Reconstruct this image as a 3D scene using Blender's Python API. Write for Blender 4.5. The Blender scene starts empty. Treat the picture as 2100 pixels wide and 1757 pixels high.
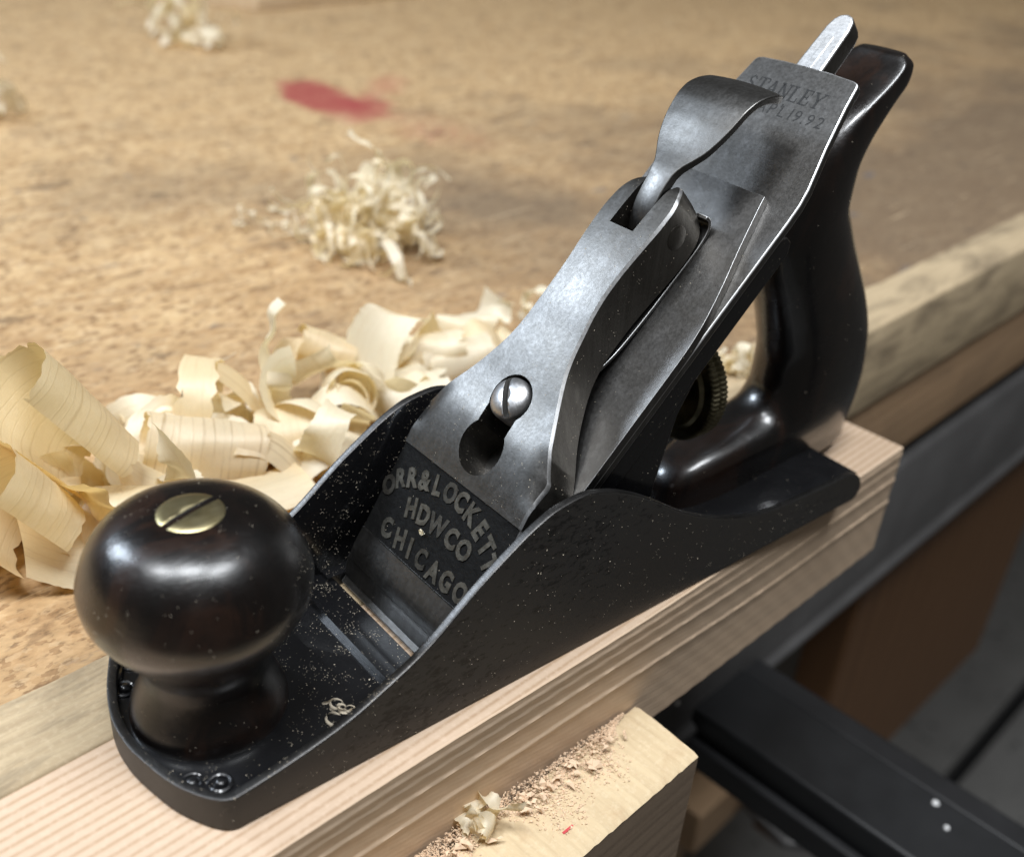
import bpy, bmesh, math, random
import numpy as np
from mathutils import Vector, Matrix

# ------------------------------------------------------------------ camera, world, lights, exposure
# Authoring unit is the millimetre; S turns it into metres.  The plane's own frame: x along the sole
# (toe 0, heel 178), y across (minus = near side), z up from the sole.
S = 0.001
sc = bpy.context.scene
C = sc.collection
cam = bpy.data.cameras.new("camera")
camo = bpy.data.objects.new("camera", cam)
C.objects.link(camo)
right = Vector((0.77324900, -0.63035026, 0.06888060))
down = Vector((-0.27910908, -0.43588033, -0.85563220))
fwd = Vector((0.56937168, 0.64239154, -0.51298051))
M = Matrix((right, -down, -fwd)).transposed().to_4x4()
M.translation = Vector((-38.225, -135.353, 147.700)) * S
camo.matrix_world = M
cam.sensor_fit = 'HORIZONTAL'
cam.sensor_width = 36.0
cam.lens = 2194.2345 / 2100 * 36.0
cam.clip_start = 0.01
cam.clip_end = 20.0
cam.dof.use_dof = True
cam.dof.focus_distance = 0.205
cam.dof.aperture_fstop = 13.0
sc.camera = camo

world = bpy.data.worlds.new("World")
sc.world = world
world.use_nodes = True
wb = world.node_tree.nodes["Background"]
wb.inputs[0].default_value = (1.0, 0.95, 0.88, 1)
wb.inputs[1].default_value = 0.065

def area(name, loc, target, sx, sy, power, col):
    l = bpy.data.lights.new(name, 'AREA')
    l.shape = 'RECTANGLE'
    l.size, l.size_y, l.energy, l.color = sx, sy, power, col
    o = bpy.data.objects.new(name, l)
    C.objects.link(o)
    o.location = Vector(loc) * S
    d = (Vector(target) - Vector(loc)).normalized()
    o.rotation_euler = d.to_track_quat('-Z', 'Y').to_euler()
    return o

# shop lamp hung behind and to the left of the bench, and a long tube fixture above the bench edge
area("shop_lamp", (-560, 880, 810), (90, 60, 20), 0.30, 0.30, 10.5, (0.76, 0.87, 1.0))
area("ceiling_light", (-520, 120, 1260), (60, 40, 0), 0.26, 0.26, 9.0, (0.93, 0.965, 1.0))
area("ceiling_light", (-150, -150, 1280), (60, 40, 0), 0.30, 0.28, 12.0, (0.93, 0.965, 1.0))
area("ceiling_light", (260, -420, 1240), (60, 40, 0), 0.44, 0.24, 10.5, (0.93, 0.965, 1.0))

sc.view_settings.view_transform = 'Standard'
sc.view_settings.look = 'None'
sc.view_settings.gamma = 1
sc.view_settings.use_curve_mapping = False
sc.view_settings.exposure = 0.0
sc.cycles.use_denoising = True
sc.cycles.max_bounces = 8
sc.cycles.sample_clamp_indirect = 4.0

# ------------------------------------------------------------------ helpers
rng = random.Random(7)
SQ = math.sqrt(0.5)
ES = Vector((SQ, 0, SQ))        # up along the 45 degree bed
ET = Vector((-SQ, 0, SQ))       # square to the bed
def st(s, y, t): return ES * s + ET * t + Vector((0, y, 0))

TH = math.radians(5.75)
BX = Vector((math.cos(TH), math.sin(TH), 0))
BY_ = Vector((-math.sin(TH), math.cos(TH), 0))
BO = Vector((0, 6.2, 0))
def bn(p): return BO + BX * p[0] + BY_ * p[1] + Vector((0, 0, p[2]))   # bench frame -> scene, mm

def interp(tab):
    """smooth (monotone-ish Hermite) interpolation through a table of (x, v...)"""
    a = np.array(sorted(tab), float)
    xs, v = a[:, 0], a[:, 1:]
    d = np.diff(v, axis=0) / np.diff(xs)[:, None]
    m = np.zeros_like(v)
    m[0], m[-1] = d[0], d[-1]
    for i in range(1, len(xs) - 1):
        p = d[i - 1] * d[i]
        m[i] = np.where(p > 0, 2 * p / np.where(np.abs(d[i - 1] + d[i]) < 1e-9, 1, d[i - 1] + d[i]), 0)
    def f(x):
        x = min(max(x, xs[0]), xs[-1])
        i = int(min(max(np.searchsorted(xs, x) - 1, 0), len(xs) - 2))
        h = xs[i + 1] - xs[i]; t = (x - xs[i]) / h
        r = ((2*t**3-3*t*t+1)*v[i] + (t**3-2*t*t+t)*h*m[i] + (-2*t**3+3*t*t)*v[i+1] + (t**3-t*t)*h*m[i+1])
        return float(r[0]) if len(r) == 1 else [float(q) for q in r]
    return f

def catmull(P, n, closed=False):
    P = [Vector(p) for p in P]; out = []
    m = len(P); segs = m if closed else m - 1
    for i in range(segs):
        g = lambda k: P[k % m] if closed else P[min(max(k, 0), m - 1)]
        a, b, c, d = g(i-1), g(i), g(i+1), g(i+2)
        for k in range(n):
            t = k / n
            out.append(0.5*((2*b)+(c-a)*t+(2*a-5*b+4*c-d)*t*t+(3*b-a-3*c+d)*t**3))
    if not closed: out.append(P[-1].copy())
    return out

def wloc(o):
    return o['_w'] if o is not None and '_w' in o else (0, 0, 0)

def link(o, parent):
    C.objects.link(o)
    if parent is not None: o.parent = parent
    return o

FRAME = {}            # empty -> 4x4 world matrix in mm
def thing(name, label, cat, loc=(0, 0, 0), rotz=0.0, group=None, kind=None):
    o = bpy.data.objects.new(name, None)
    o.empty_display_size = 0.01
    C.objects.link(o)
    o.location = Vector(loc) * S
    o.rotation_euler = (0, 0, rotz)
    FRAME[o.name] = Matrix.Translation(Vector(loc)) @ Matrix.Rotation(rotz, 4, 'Z')
    if label: o['label'] = label
    if cat: o['category'] = cat
    if group: o['group'] = group
    if kind: o['kind'] = kind
    return o

def tag(o, label=None, cat=None, group=None, kind=None):
    if label: o['label'] = label
    if cat: o['category'] = cat
    if group: o['group'] = group
    if kind: o['kind'] = kind
    return o

def inv_of(parent):
    if parent is None: return Matrix.Identity(4)
    p = parent
    while p is not None and p.name not in FRAME: p = p.parent
    return FRAME[p.name].inverted() if p is not None else Matrix.Identity(4)

def obj(name, verts, faces, mats, parent=None, smooth=35, midx=None, uvs=None, bevel=None, origin=None):
    """one mesh object; verts are scene millimetres"""
    me = bpy.data.meshes.new(name)
    inv = inv_of(parent)
    base = Vector(origin) if (origin is not None and parent is None) else Vector((0, 0, 0))
    me.from_pydata([tuple((inv @ Vector(v) - base) * S) for v in verts], [], faces)
    if not isinstance(mats, (list, tuple)): mats = [mats]
    for m in mats: me.materials.append(m)
    if midx is not None:
        me.polygons.foreach_set('material_index', midx)
    if uvs is not None:
        ul = me.uv_layers.new(name='uv')
        li = np.empty(len(me.loops), np.int32); me.loops.foreach_get('vertex_index', li)
        ul.data.foreach_set('uv', np.array(uvs, np.float32)[li].ravel())
    me.validate(); me.update()
    bm = bmesh.new(); bm.from_mesh(me)
    bmesh.ops.recalc_face_normals(bm, faces=bm.faces)
    bm.to_mesh(me); bm.free()
    if smooth is not None:
        me.polygons.foreach_set('use_smooth', [True] * len(me.polygons))
        me.set_sharp_from_angle(angle=math.radians(smooth))
    o = bpy.data.objects.new(name, me)
    if parent is None and origin is not None: o.location = base * S
    link(o, parent)
    if bevel:
        w, seg = bevel[0], bevel[1]
        b = o.modifiers.new('edges', 'BEVEL'); b.width = w * S; b.segments = seg
        b.limit_method = 'ANGLE'; b.angle_limit = math.radians(bevel[3] if len(bevel) > 3 else 40)
        b.use_clamp_overlap = True
        if len(bevel) > 2 and bevel[2] is not None: b.material = bevel[2]
    return o

def apply_mods(o):
    dg = bpy.context.evaluated_depsgraph_get()
    me = bpy.data.meshes.new_from_object(o.evaluated_get(dg))
    old = o.data; o.modifiers.clear(); o.data = me
    bpy.data.meshes.remove(old)

def cut(o, cutter):
    m = o.modifiers.new('b', 'BOOLEAN'); m.operation = 'DIFFERENCE'; m.object = cutter; m.solver = 'EXACT'; m.material_mode = 'TRANSFER'
    bpy.context.view_layer.update()
    apply_mods(o)
    me = cutter.data; bpy.data.objects.remove(cutter); bpy.data.meshes.remove(me)

def box(a, b, fr=None):
    (x0, y0, z0), (x1, y1, z1) = a, b
    v = [(x0,y0,z0),(x1,y0,z0),(x1,y1,z0),(x0,y1,z0),(x0,y0,z1),(x1,y0,z1),(x1,y1,z1),(x0,y1,z1)]
    if fr: v = [fr(p) for p in v]
    return v, [(0,3,2,1),(4,5,6,7),(0,1,5,4),(1,2,6,5),(2,3,7,6),(3,0,4,7)]

def join(*parts):
    V, F, I = [], [], []
    for p in parts:
        v, f = p[0], p[1]; k = len(V)
        V += list(v); F += [tuple(i + k for i in q) for q in f]; I += [p[2] if len(p) > 2 else 0] * len(f)
    return V, F, I

def grid_faces(n, m, k=0, wrap_n=False, wrap_m=False):
    F = []
    for i in range(n if wrap_n else n - 1):
        for j in range(m if wrap_m else m - 1):
            F.append((k+i*m+j, k+((i+1) % n)*m+j, k+((i+1) % n)*m+(j+1) % m, k+i*m+(j+1) % m))
    return F

def lathe(prof, c, ax=Vector((0,0,1)), e1=Vector((1,0,0)), n=64, rfun=None, caps=True):
    e2 = ax.cross(e1); V = []
    for (r, h) in prof:
        for k in range(n):
            a = 2*math.pi*k/n
            rr = rfun(r, h, k) if rfun else r
            V.append(Vector(c) + ax*h + (e1*math.cos(a)+e2*math.sin(a))*rr)
    F = grid_faces(len(prof), n, wrap_m=True)
    if caps:
        F.append(tuple(range(n))[::-1]); F.append(tuple(range((len(prof)-1)*n, len(prof)*n)))
    return V, F

def prism(poly, fr, a, b):
    """poly of (u,v) extruded from w=a to w=b through fr(u,v,w)"""
    n = len(poly)
    V = [fr(u, v, a) for u, v in poly] + [fr(u, v, b) for u, v in poly]
    F = [tuple(range(n))[::-1], tuple(range(n, 2*n))] + [(i, (i+1) % n, n+(i+1) % n, n+i) for i in range(n)]
    return V, F

# ------------------------------------------------------------------ materials
class NT:
    def __init__(s, name):
        s.m = bpy.data.materials.new(name); s.m.use_nodes = True
        s.t = s.m.node_tree; s.n = s.t.nodes; s.p = s.n['Principled BSDF']; s.out = s.n['Material Output']
    def new(s, typ, **kw):
        n = s.n.new(typ)
        for k, v in kw.items(): setattr(n, k, v)
        return n
    def lk(s, a, b): s.t.links.new(a, b)
    def set(s, **kw):
        for k, v in kw.items(): s.p.inputs[k.replace('_', ' ')].default_value = v
    def coord(s, kind='Object', scale=(1,1,1), rot=(0,0,0), loc=(0,0,0)):
        tc = s.new('ShaderNodeTexCoord'); mp = s.new('ShaderNodeMapping')
        mp.inputs['Scale'].default_value = scale; mp.inputs['Rotation'].default_value = rot; mp.inputs['Location'].default_value = loc
        s.lk(tc.outputs[kind], mp.inputs[0]); return mp.outputs[0]
    def noise(s, vec, scale, detail=4, rough=0.55, dist=0.0):
        n = s.new('ShaderNodeTexNoise'); n.inputs['Scale'].default_value = scale; n.inputs['Detail'].default_value = detail
        n.inputs['Roughness'].default_value = rough; n.inputs['Distortion'].default_value = dist
        s.lk(vec, n.inputs['Vector']); return n.outputs['Fac']
    def ramp(s, fac, stops, interp_='LINEAR'):
        r = s.new('ShaderNodeValToRGB'); r.color_ramp.interpolation = interp_
        e = r.color_ramp.elements
        while len(e) < len(stops): e.new(0.5)
        for q, (p, c) in zip(e, stops):
            q.position = p; q.color = (*c, 1) if len(c) == 3 else c
        s.lk(fac, r.inputs[0]); return r.outputs[0]
    def gray(s, fac, a, b):
        return s.ramp(fac, [(a, (0,0,0)), (b, (1,1,1))])
    def mix(s, fac, a, b, mode='MIX'):
        m = s.new('ShaderNodeMix', data_type='RGBA', blend_type=mode)
        for sock, v in ((m.inputs[0], fac), (m.inputs[6], a), (m.inputs[7], b)):
            if isinstance(v, (int, float)): sock.default_value = v
            elif isinstance(v, tuple): sock.default_value = (*v, 1) if len(v) == 3 else v
            else: s.lk(v, sock)
        return m.outputs[2]
    def math(s, op, a, b=None, c=None):
        m = s.new('ShaderNodeMath', operation=op)
        for i, v in enumerate((a, b, c)):
            if v is None: continue
            if isinstance(v, (int, float)): m.inputs[i].default_value = v
            else: s.lk(v, m.inputs[i])
        return m.outputs[0]
    def bump(s, h, strength=0.3, dist=0.0002):
        b = s.new('ShaderNodeBump'); b.inputs['Strength'].default_value = strength; b.inputs['Distance'].default_value = dist
        s.lk(h, b.inputs['Height']); s.lk(b.outputs[0], s.p.inputs['Normal']); return b
    def col(s, c): s.lk(c, s.p.inputs['Base Color'])
    def rough(s, r): s.lk(r, s.p.inputs['Roughness'])
    def sep(s, vec):
        n = s.new('ShaderNodeSeparateXYZ'); s.lk(vec, n.inputs[0]); return n.outputs

MAT = {}
def steel(name, base, dark, r0, r1, scratch_rot, metallic=1.0, patina=0.5, grain=1.0):
    q = NT(name); q.set(Metallic=metallic)
    v = q.coord(); vs = q.coord(scale=(1.0, 1.0, 0.05) if scratch_rot[1] else (14, 1, 1), rot=(0, -scratch_rot[1], 0))
    n1 = q.noise(v, 55, 7, 0.62); n2 = q.noise(v, 1400, 3, 0.7); sc_ = q.noise(vs, 420, 4, 0.7)
    c = q.mix(q.gray(n1, 0.05, 0.95), dark, base)
    c = q.mix(q.math('MULTIPLY', q.gray(q.noise(v, 900, 4, 0.65), 0.58, 0.68), 0.18), c, tuple(x*0.35 for x in dark))
    c = q.mix(q.math('MULTIPLY', q.gray(q.noise(v, 38, 5, 0.6, 0.8), 0.50, 0.70), 0.22), c, (dark[0]*0.8, dark[1]*0.68, dark[2]*0.5))
    c = q.mix(q.math('MULTIPLY', q.gray(sc_, 0.46, 0.70), 0.40), c, tuple(min(1, b*1.55) for b in base))
    q.col(c)
    rr = q.math('ADD', q.math('MULTIPLY', n1, (r1 - r0)), r0)
    rr = q.math('ADD', rr, q.math('MULTIPLY', q.math('SUBTRACT', n2, 0.5), 0.22))
    q.rough(rr)
    q.bump(q.math('ADD', q.math('MULTIPLY', n2, 0.6), q.math('MULTIPLY', sc_, 0.5)), 0.26*grain, 0.00008)
    return q.m

MAT['steel'] = steel('worn_steel', (0.175, 0.172, 0.170), (0.125, 0.118, 0.108), 0.34, 0.39, (0, math.radians(45), 0))
MAT['steel_cap'] = steel('lever_cap_steel', (0.160, 0.158, 0.156), (0.115, 0.109, 0.100), 0.37, 0.40, (0, math.radians(45), 0), grain=1.3)
MAT['steel_flank'] = steel('filed_steel', (0.125, 0.117, 0.105), (0.080, 0.073, 0.064), 0.36, 0.55, (0, math.radians(45), 0), grain=2.0)
MAT['steel_bright'] = steel('bright_edge_steel', (0.80, 0.81, 0.83), (0.52, 0.52, 0.52), 0.36, 0.48, (0, 0, 0), patina=0.3)  # bare worn edges, with part of their glint put into the pale colour
MAT['screw'] = steel('polished_screw_steel', (0.60, 0.61, 0.63), (0.46, 0.46, 0.47), 0.38, 0.48, (0, 0, 0), patina=0.3, grain=0.5)
MAT['rim'] = steel('worn_rim_iron', (0.125, 0.122, 0.12), (0.045, 0.043, 0.042), 0.32, 0.48, (0, 0, 0))

def m_side():
    q = NT('blackened_side_iron'); q.set(Metallic=0.3, Specular_IOR_Level=0.35)
    v = q.coord(); vs = q.coord(scale=(1, 1, 2.2), rot=(0, math.radians(-25), 0))
    n = q.noise(vs, 480, 7, 0.72, 0.5); big = q.noise(v, 28, 3, 0.5)
    pit = q.gray(q.math('ADD', n, q.math('MULTIPLY', q.math('SUBTRACT', big, 0.5), 0.5)), 0.36, 0.45)
    c = q.mix(q.math('MULTIPLY', pit, 0.9), (0.022, 0.021, 0.020), (0.056, 0.053, 0.050))
    c = q.mix(q.math('MULTIPLY', q.gray(q.noise(v, 14, 2), 0.48, 0.7), 0.35), c, (0.050, 0.039, 0.028))
    q.col(c); q.rough(q.math('ADD', q.math('MULTIPLY', n, 0.15), 0.42))
    q.bump(q.math('MULTIPLY', pit, 1.0), 0.01, 0.0001)
    return q.m
MAT['side'] = m_side()

def m_japan():
    q = NT('black_japanning'); q.set(Base_Color=(0.0050, 0.0050, 0.0058, 1), Coat_Weight=0.6, Coat_Roughness=0.08, Specular_IOR_Level=0.3)
    v = q.coord(); n = q.noise(v, 420, 4, 0.6)
    q.rough(q.math('ADD', q.math('MULTIPLY', q.noise(v, 120, 3), 0.3), 0.22)); q.bump(n, 0.35, 0.0004)
    return q.m
MAT['japan'] = m_japan()

def m_rosewood(name, scale, gloss, dark=0.8):
    q = NT(name); q.set(Coat_Weight=0.45*gloss, Coat_Roughness=0.26 if gloss < 1.5 else 0.14)
    v = q.coord(scale=scale)
    w = q.noise(v, 60, 5, 0.6, 1.2); v0 = q.coord(); d = q.noise(v0, 90, 5, 0.6)
    c = q.ramp(w, [(0.34, (0.0030, 0.0022, 0.0020)), (0.50, (0.0085, 0.0048, 0.0038)), (0.60, (0.030, 0.0135, 0.008)), (0.70, (0.010, 0.005, 0.0038))])
    c = q.mix(1.0, c, (dark, dark, dark), 'MULTIPLY')
    q.col(c); q.rough(q.math('ADD', q.math('ADD', q.math('MULTIPLY', d, 0.24), 0.06), q.math('MULTIPLY', q.gray(q.noise(v0, 34, 5, 0.6), 0.35, 0.70), 0.30)))
    sc_ = q.noise(q.coord(scale=(1, 6, 9), rot=(0.3, 0.5, 0.2)), 220, 4, 0.7)
    dent = q.gray(q.noise(v0, 170, 2, 0.5), 0.30, 0.42)
    q.bump(q.math('ADD', q.math('ADD', q.math('MULTIPLY', sc_, 0.5), q.math('MULTIPLY', d, 0.6)), q.math('MULTIPLY', dent, 0.5)), 0.30, 0.0004)
    return q.m
MAT['knob'] = m_rosewood('dark_rosewood_knob', (1, 1, 0.35), 1.2, 0.5)
MAT['tote'] = m_rosewood('dark_rosewood_handle', (1, 1, 0.3), 1.7, 0.45)

def m_brass(name, c0, c1, r):
    q = NT(name); q.set(Metallic=1.0); v = q.coord(); n = q.noise(v, 260, 4); sc_ = q.noise(q.coord(scale=(1, 9, 1), rot=(0, 0, 0.5)), 240, 3)
    q.col(q.mix(q.gray(n, 0.35, 0.65), c0, c1)); q.rough(q.math('ADD', q.math('MULTIPLY', sc_, 0.2), r))
    q.bump(sc_, 0.15, 0.0001); return q.m
MAT['brass'] = m_brass('worn_brass', (0.50, 0.42, 0.22), (0.62, 0.54, 0.32), 0.26)
MAT['brass_dark'] = m_brass('tarnished_brass', (0.12, 0.105, 0.062), (0.22, 0.195, 0.125), 0.30)

def m_plain(name, c, r=0.6, metallic=0.0, var=0.25, sc_=200, bump=0.2):
    q = NT(name); q.set(Metallic=metallic); v = q.coord(); n = q.noise(v, sc_, 4)
    q.col(q.mix(n, tuple(x*(1-var) for x in c), tuple(min(1, x*(1+var)) for x in c)))
    q.rough(q.math('ADD', q.math('MULTIPLY', n, 0.2), r-0.1)); q.bump(n, bump, 0.0002); return q.m
MAT['slot'] = m_plain('dark_slot', (0.012, 0.011, 0.009), 0.8)  # near-black for the walls and floor of the screw slots
MAT['letter'] = m_plain('raised_letter_iron', (0.115, 0.108, 0.092), 0.45, 0.8, 0.75, 620, 0.6)
MAT['letter_dull'] = m_plain('worn_letter_iron', (0.062, 0.058, 0.050), 0.5, 0.7, 0.8, 620, 0.6)
MAT['field'] = m_plain('black_letter_field', (0.006, 0.006, 0.006), 0.55, 0, 0.5, 700, 0.9)
MAT['field'].node_tree.nodes['Principled BSDF'].inputs['Specular IOR Level'].default_value = 0.12
MAT['stamp'] = m_plain('stamped_groove', (0.010, 0.010, 0.010), 0.6, 0.2)
MAT['dust'] = m_plain('sawdust_grains', (0.62, 0.54, 0.42), 0.8)
MAT['black'] = m_plain('plain_black', (0.010, 0.010, 0.011), 0.5, 0, 0.3, 60)
MAT['white_drop'] = m_plain('drop_glint', (0.8, 0.8, 0.8), 0.4)  # white colour stands in for the glint of shiny droplets

def m_bench():
    q = NT('worn_bench_board'); q.set(Specular_IOR_Level=0.28)
    v = q.coord(); vl = q.coord(scale=(1.0, 1.9, 1.0), rot=(0, 0, 0.12))
    a = q.noise(vl, 60, 8, 0.64, 0.2); b = q.noise(vl, 300, 5, 0.66, 0.15); f = q.noise(vl, 800, 4, 0.72)
    def chips(scale, dist):
        w_ = q.new('ShaderNodeVectorMath', operation='ADD'); nn = q.new('ShaderNodeTexNoise'); nn.inputs['Scale'].default_value = scale*1.3; nn.inputs['Detail'].default_value = 3
        q.lk(vl, nn.inputs['Vector']); sc2 = q.new('ShaderNodeVectorMath', operation='SCALE'); sc2.inputs['Scale'].default_value = dist
        q.lk(nn.outputs['Color'], sc2.inputs[0]); q.lk(vl, w_.inputs[0]); q.lk(sc2.outputs[0], w_.inputs[1])
        vo = q.new('ShaderNodeTexVoronoi'); vo.inputs['Scale'].default_value = scale; q.lk(w_.outputs[0], vo.inputs['Vector'])
        return q.sep(vo.outputs['Color'])
    c1 = chips(190, 0.005); c2 = chips(420, 0.0025)
    c = q.ramp(a, [(0.25, (0.40, 0.26, 0.135)), (0.45, (0.52, 0.36, 0.20)), (0.60, (0.575, 0.415, 0.24)), (0.75, (0.62, 0.46, 0.28))])
    c = q.mix(q.math('MULTIPLY', q.gray(c1[0], 0.60, 0.95), 0.45), c, (0.31, 0.18, 0.085))
    c = q.mix(q.math('MULTIPLY', q.gray(c1[1], 0.60, 0.95), 0.35), c, (0.70, 0.51, 0.315))
    c = q.mix(q.math('MULTIPLY', q.gray(c2[0], 0.82, 0.86), 0.70), c, (0.17, 0.095, 0.048))
    c = q.mix(q.math('MULTIPLY', q.gray(c2[1], 0.84, 0.90), 0.45), c, (0.72, 0.56, 0.37))
    c = q.mix(q.math('MULTIPLY', q.gray(b, 0.58, 0.66), 0.55), c, (0.19, 0.11, 0.055))
    c = q.mix(q.math('MULTIPLY', q.gray(q.noise(q.coord(scale=(1.0, 2.6, 1.0), rot=(0, 0, 0.5)), 42, 5, 0.6, 0.6), 0.60, 0.66), 0.78), c, (0.15, 0.098, 0.06))
    c = q.mix(q.math('MULTIPLY', q.gray(q.noise(q.coord(scale=(1.0, 2.0, 1.0), loc=(3, 1, 0)), 75, 5, 0.6, 0.6), 0.64, 0.69), 0.55), c, (0.21, 0.19, 0.17))
    xyz = q.sep(v)
    # darker, mottled brown towards the front edge, broken up by noise
    front_dark = q.math('ADD', q.math('MULTIPLY', q.math('SUBTRACT', 0.25, xyz[1]), 3.0), q.math('MULTIPLY', q.math('SUBTRACT', q.noise(vl, 26, 6, 0.65), 0.5), 2.2))
    c = q.mix(q.math('MULTIPLY', q.gray(front_dark, -0.1, 0.8), 0.68), c, q.ramp(b, [(0.34, (0.45, 0.29, 0.155)), (0.50, (0.345, 0.212, 0.108)), (0.66, (0.16, 0.095, 0.05))]))
    # grey-brown darkening towards the front and right, broken up by noise
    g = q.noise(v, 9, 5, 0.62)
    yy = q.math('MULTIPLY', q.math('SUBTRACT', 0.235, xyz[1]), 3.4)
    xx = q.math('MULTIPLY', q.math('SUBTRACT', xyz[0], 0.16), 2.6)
    right_dark = q.math('ADD', q.math('MULTIPLY', q.math('MINIMUM', yy, xx), 0.55), q.math('SUBTRACT', g, 0.30))
    right_dark = q.gray(right_dark, 0.06, 0.44)
    c = q.mix(q.math('MULTIPLY', right_dark, 0.74), c, q.mix(b, (0.095, 0.075, 0.060), (0.165, 0.130, 0.100)))
    for k_, (rz_, th_) in enumerate(((0.35, 0.66), (-0.6, 0.68), (1.4, 0.68))):
        scr_ = q.noise(q.coord(scale=(1.0, 28.0, 1.0), rot=(0, 0, rz_), loc=(k_*2.3, k_, 0)), 16, 3, 0.55)
        c = q.mix(q.math('MULTIPLY', q.gray(scr_, th_, th_+0.03), 0.45), c, (0.70, 0.56, 0.38) if k_ != 1 else (0.16, 0.10, 0.06))
    ink = q.math('MULTIPLY', q.gray(q.noise(q.coord(scale=(1, 1.8, 1)), 38, 3, 0.5), 0.70, 0.75), 0.7)
    c = q.mix(ink, c, (0.13, 0.13, 0.15))
    # red stain
    def blob(cx, cy, ang, rx, ry, lo, hi, amt, dist=0.010):
        nn = q.new('ShaderNodeTexNoise'); nn.inputs['Scale'].default_value = 40; nn.inputs['Detail'].default_value = 4
        q.lk(v, nn.inputs['Vector'])
        sub = q.new('ShaderNodeVectorMath', operation='SUBTRACT'); q.lk(nn.outputs['Color'], sub.inputs[0]); sub.inputs[1].default_value = (0.5, 0.5, 0.5)
        scl = q.new('ShaderNodeVectorMath', operation='SCALE'); q.lk(sub.outputs[0], scl.inputs[0]); scl.inputs['Scale'].default_value = dist*2
        add = q.new('ShaderNodeVectorMath', operation='ADD'); q.lk(v, add.inputs[0]); q.lk(scl.outputs[0], add.inputs[1])
        mp = q.new('ShaderNodeMapping', vector_type='TEXTURE'); mp.inputs['Location'].default_value = (cx*S, cy*S, 0)
        mp.inputs['Rotation'].default_value = (0, 0, ang); mp.inputs['Scale'].default_value = (rx*S, ry*S, 1)
        q.lk(add.outputs[0], mp.inputs[0])
        xy = q.sep(mp.outputs[0])
        d = q.math('SQRT', q.math('ADD', q.math('MULTIPLY', xy[0], xy[0]), q.math('MULTIPLY', xy[1], xy[1])))
        return q.math('MULTIPLY', q.math('SUBTRACT', 1.0, q.gray(d, lo, hi)), amt)
    red = (0.33, 0.055, 0.062)
    c = q.mix(blob(290, 336, math.radians(76), 50, 21, 0.62, 1.18, 0.84, 0.016), c, red)
    c = q.mix(blob(303, 312, math.radians(60), 26, 17, 0.45, 1.2, 0.7, 0.018), c, red)
    c = q.mix(blob(335, 338, math.radians(35), 38, 15, 0.3, 1.2, 0.34, 0.02), c, (0.44, 0.11, 0.09))
    c = q.mix(q.math('MULTIPLY', blob(304, 262, math.radians(90), 46, 26, 0.2, 1.2, 0.6, 0.02), q.gray(b, 0.45, 0.65)), c, (0.42, 0.12, 0.10))
    c = q.mix(1.0, c, (0.90, 0.865, 0.80), 'MULTIPLY')
    q.col(c); q.rough(q.math('ADD', q.math('MULTIPLY', a, 0.25), 0.48))
    q.bump(q.math('ADD', q.math('MULTIPLY', b, 0.7), q.math('MULTIPLY', f, 0.3)), 0.07, 0.0003)
    return q.m
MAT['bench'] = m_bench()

def m_wood(name, cols, spacing, axis, stretch, pores=0.3, dirt=None, rough=0.6, wob=0.5, bump=0.25, dark_amt=1.0, sharp=2.2):
    """board with growth lines running along x, spaced along `axis` (mm)"""
    q = NT(name); q.set(Specular_IOR_Level=0.3)
    v = q.coord(); vs = q.coord(scale=stretch)
    xyz = q.sep(v)
    big = q.noise(vs, 30, 3, 0.5)
    co = xyz[axis] if axis < 3 else q.math('ADD', xyz[1], q.math('MULTIPLY', xyz[2], 0.6))
    ph = q.math('ADD', q.math('MULTIPLY', co, 2*math.pi/(spacing*S)), q.math('MULTIPLY', big, wob*14))
    w = q.math('ADD', q.math('MULTIPLY', q.math('SINE', ph), 0.5), 0.5)
    w = q.math('POWER', w, sharp)
    fib = q.noise(vs, 500, 5, 0.7); fine = q.noise(v, 900, 2, 0.6)
    c = q.mix(q.math('MULTIPLY', w, dark_amt), cols[0], cols[1])
    c = q.mix(q.math('MULTIPLY', q.gray(fib, 0.40, 0.72), pores), c, cols[2])
    c = q.mix(q.math('MULTIPLY', q.gray(fine, 0.50, 0.72), 0.35), c, cols[3])
    if dirt:
        g = q.noise(q.coord(scale=dirt[2]), dirt[3], 6, 0.65, 0.6)
        c = q.mix(q.math('MULTIPLY', q.gray(g, dirt[4], dirt[5]), dirt[1]), c, dirt[0])
    q.col(c); q.rough(q.math('ADD', q.math('MULTIPLY', fib, 0.2), rough-0.1))
    q.bump(q.math('ADD', q.math('MULTIPLY', fib, 0.6), q.math('MULTIPLY', w, -0.5)), bump, 0.0003)
    return q.m
MAT['pine_top'] = m_wood('planed_pine', [(0.57, 0.425, 0.305), (0.41, 0.27, 0.165), (0.49, 0.355, 0.245), (0.65, 0.50, 0.375)], 2.0, 1, (0.06, 1, 1), 0.4, wob=0.32, bump=0.12, rough=0.5, dark_amt=0.9, sharp=2.6)
MAT['pine_side'] = m_wood('rough_pine_side', [(0.67, 0.50, 0.35), (0.60, 0.435, 0.29), (0.57, 0.41, 0.275), (0.72, 0.555, 0.40)], 3.1, 2, (0.03, 1, 1), 0.4, wob=0.30, dirt=((0.34, 0.27, 0.20), 0.35, (0.1, 1, 1), 60, 0.45, 0.7), bump=0.12, rough=0.7, dark_amt=0.15)
MAT['strip'] = m_wood('old_grey_edge_board', [(0.47, 0.365, 0.23), (0.37, 0.27, 0.16), (0.26, 0.19, 0.112), (0.56, 0.45, 0.305)], 3.1, 1, (0.07, 1, 1), 0.6, wob=0.8, dirt=((0.13, 0.098, 0.062), 0.75, (0.30, 1, 1), 75, 0.48, 0.66), bump=0.45, rough=0.7, dark_amt=0.4)
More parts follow.
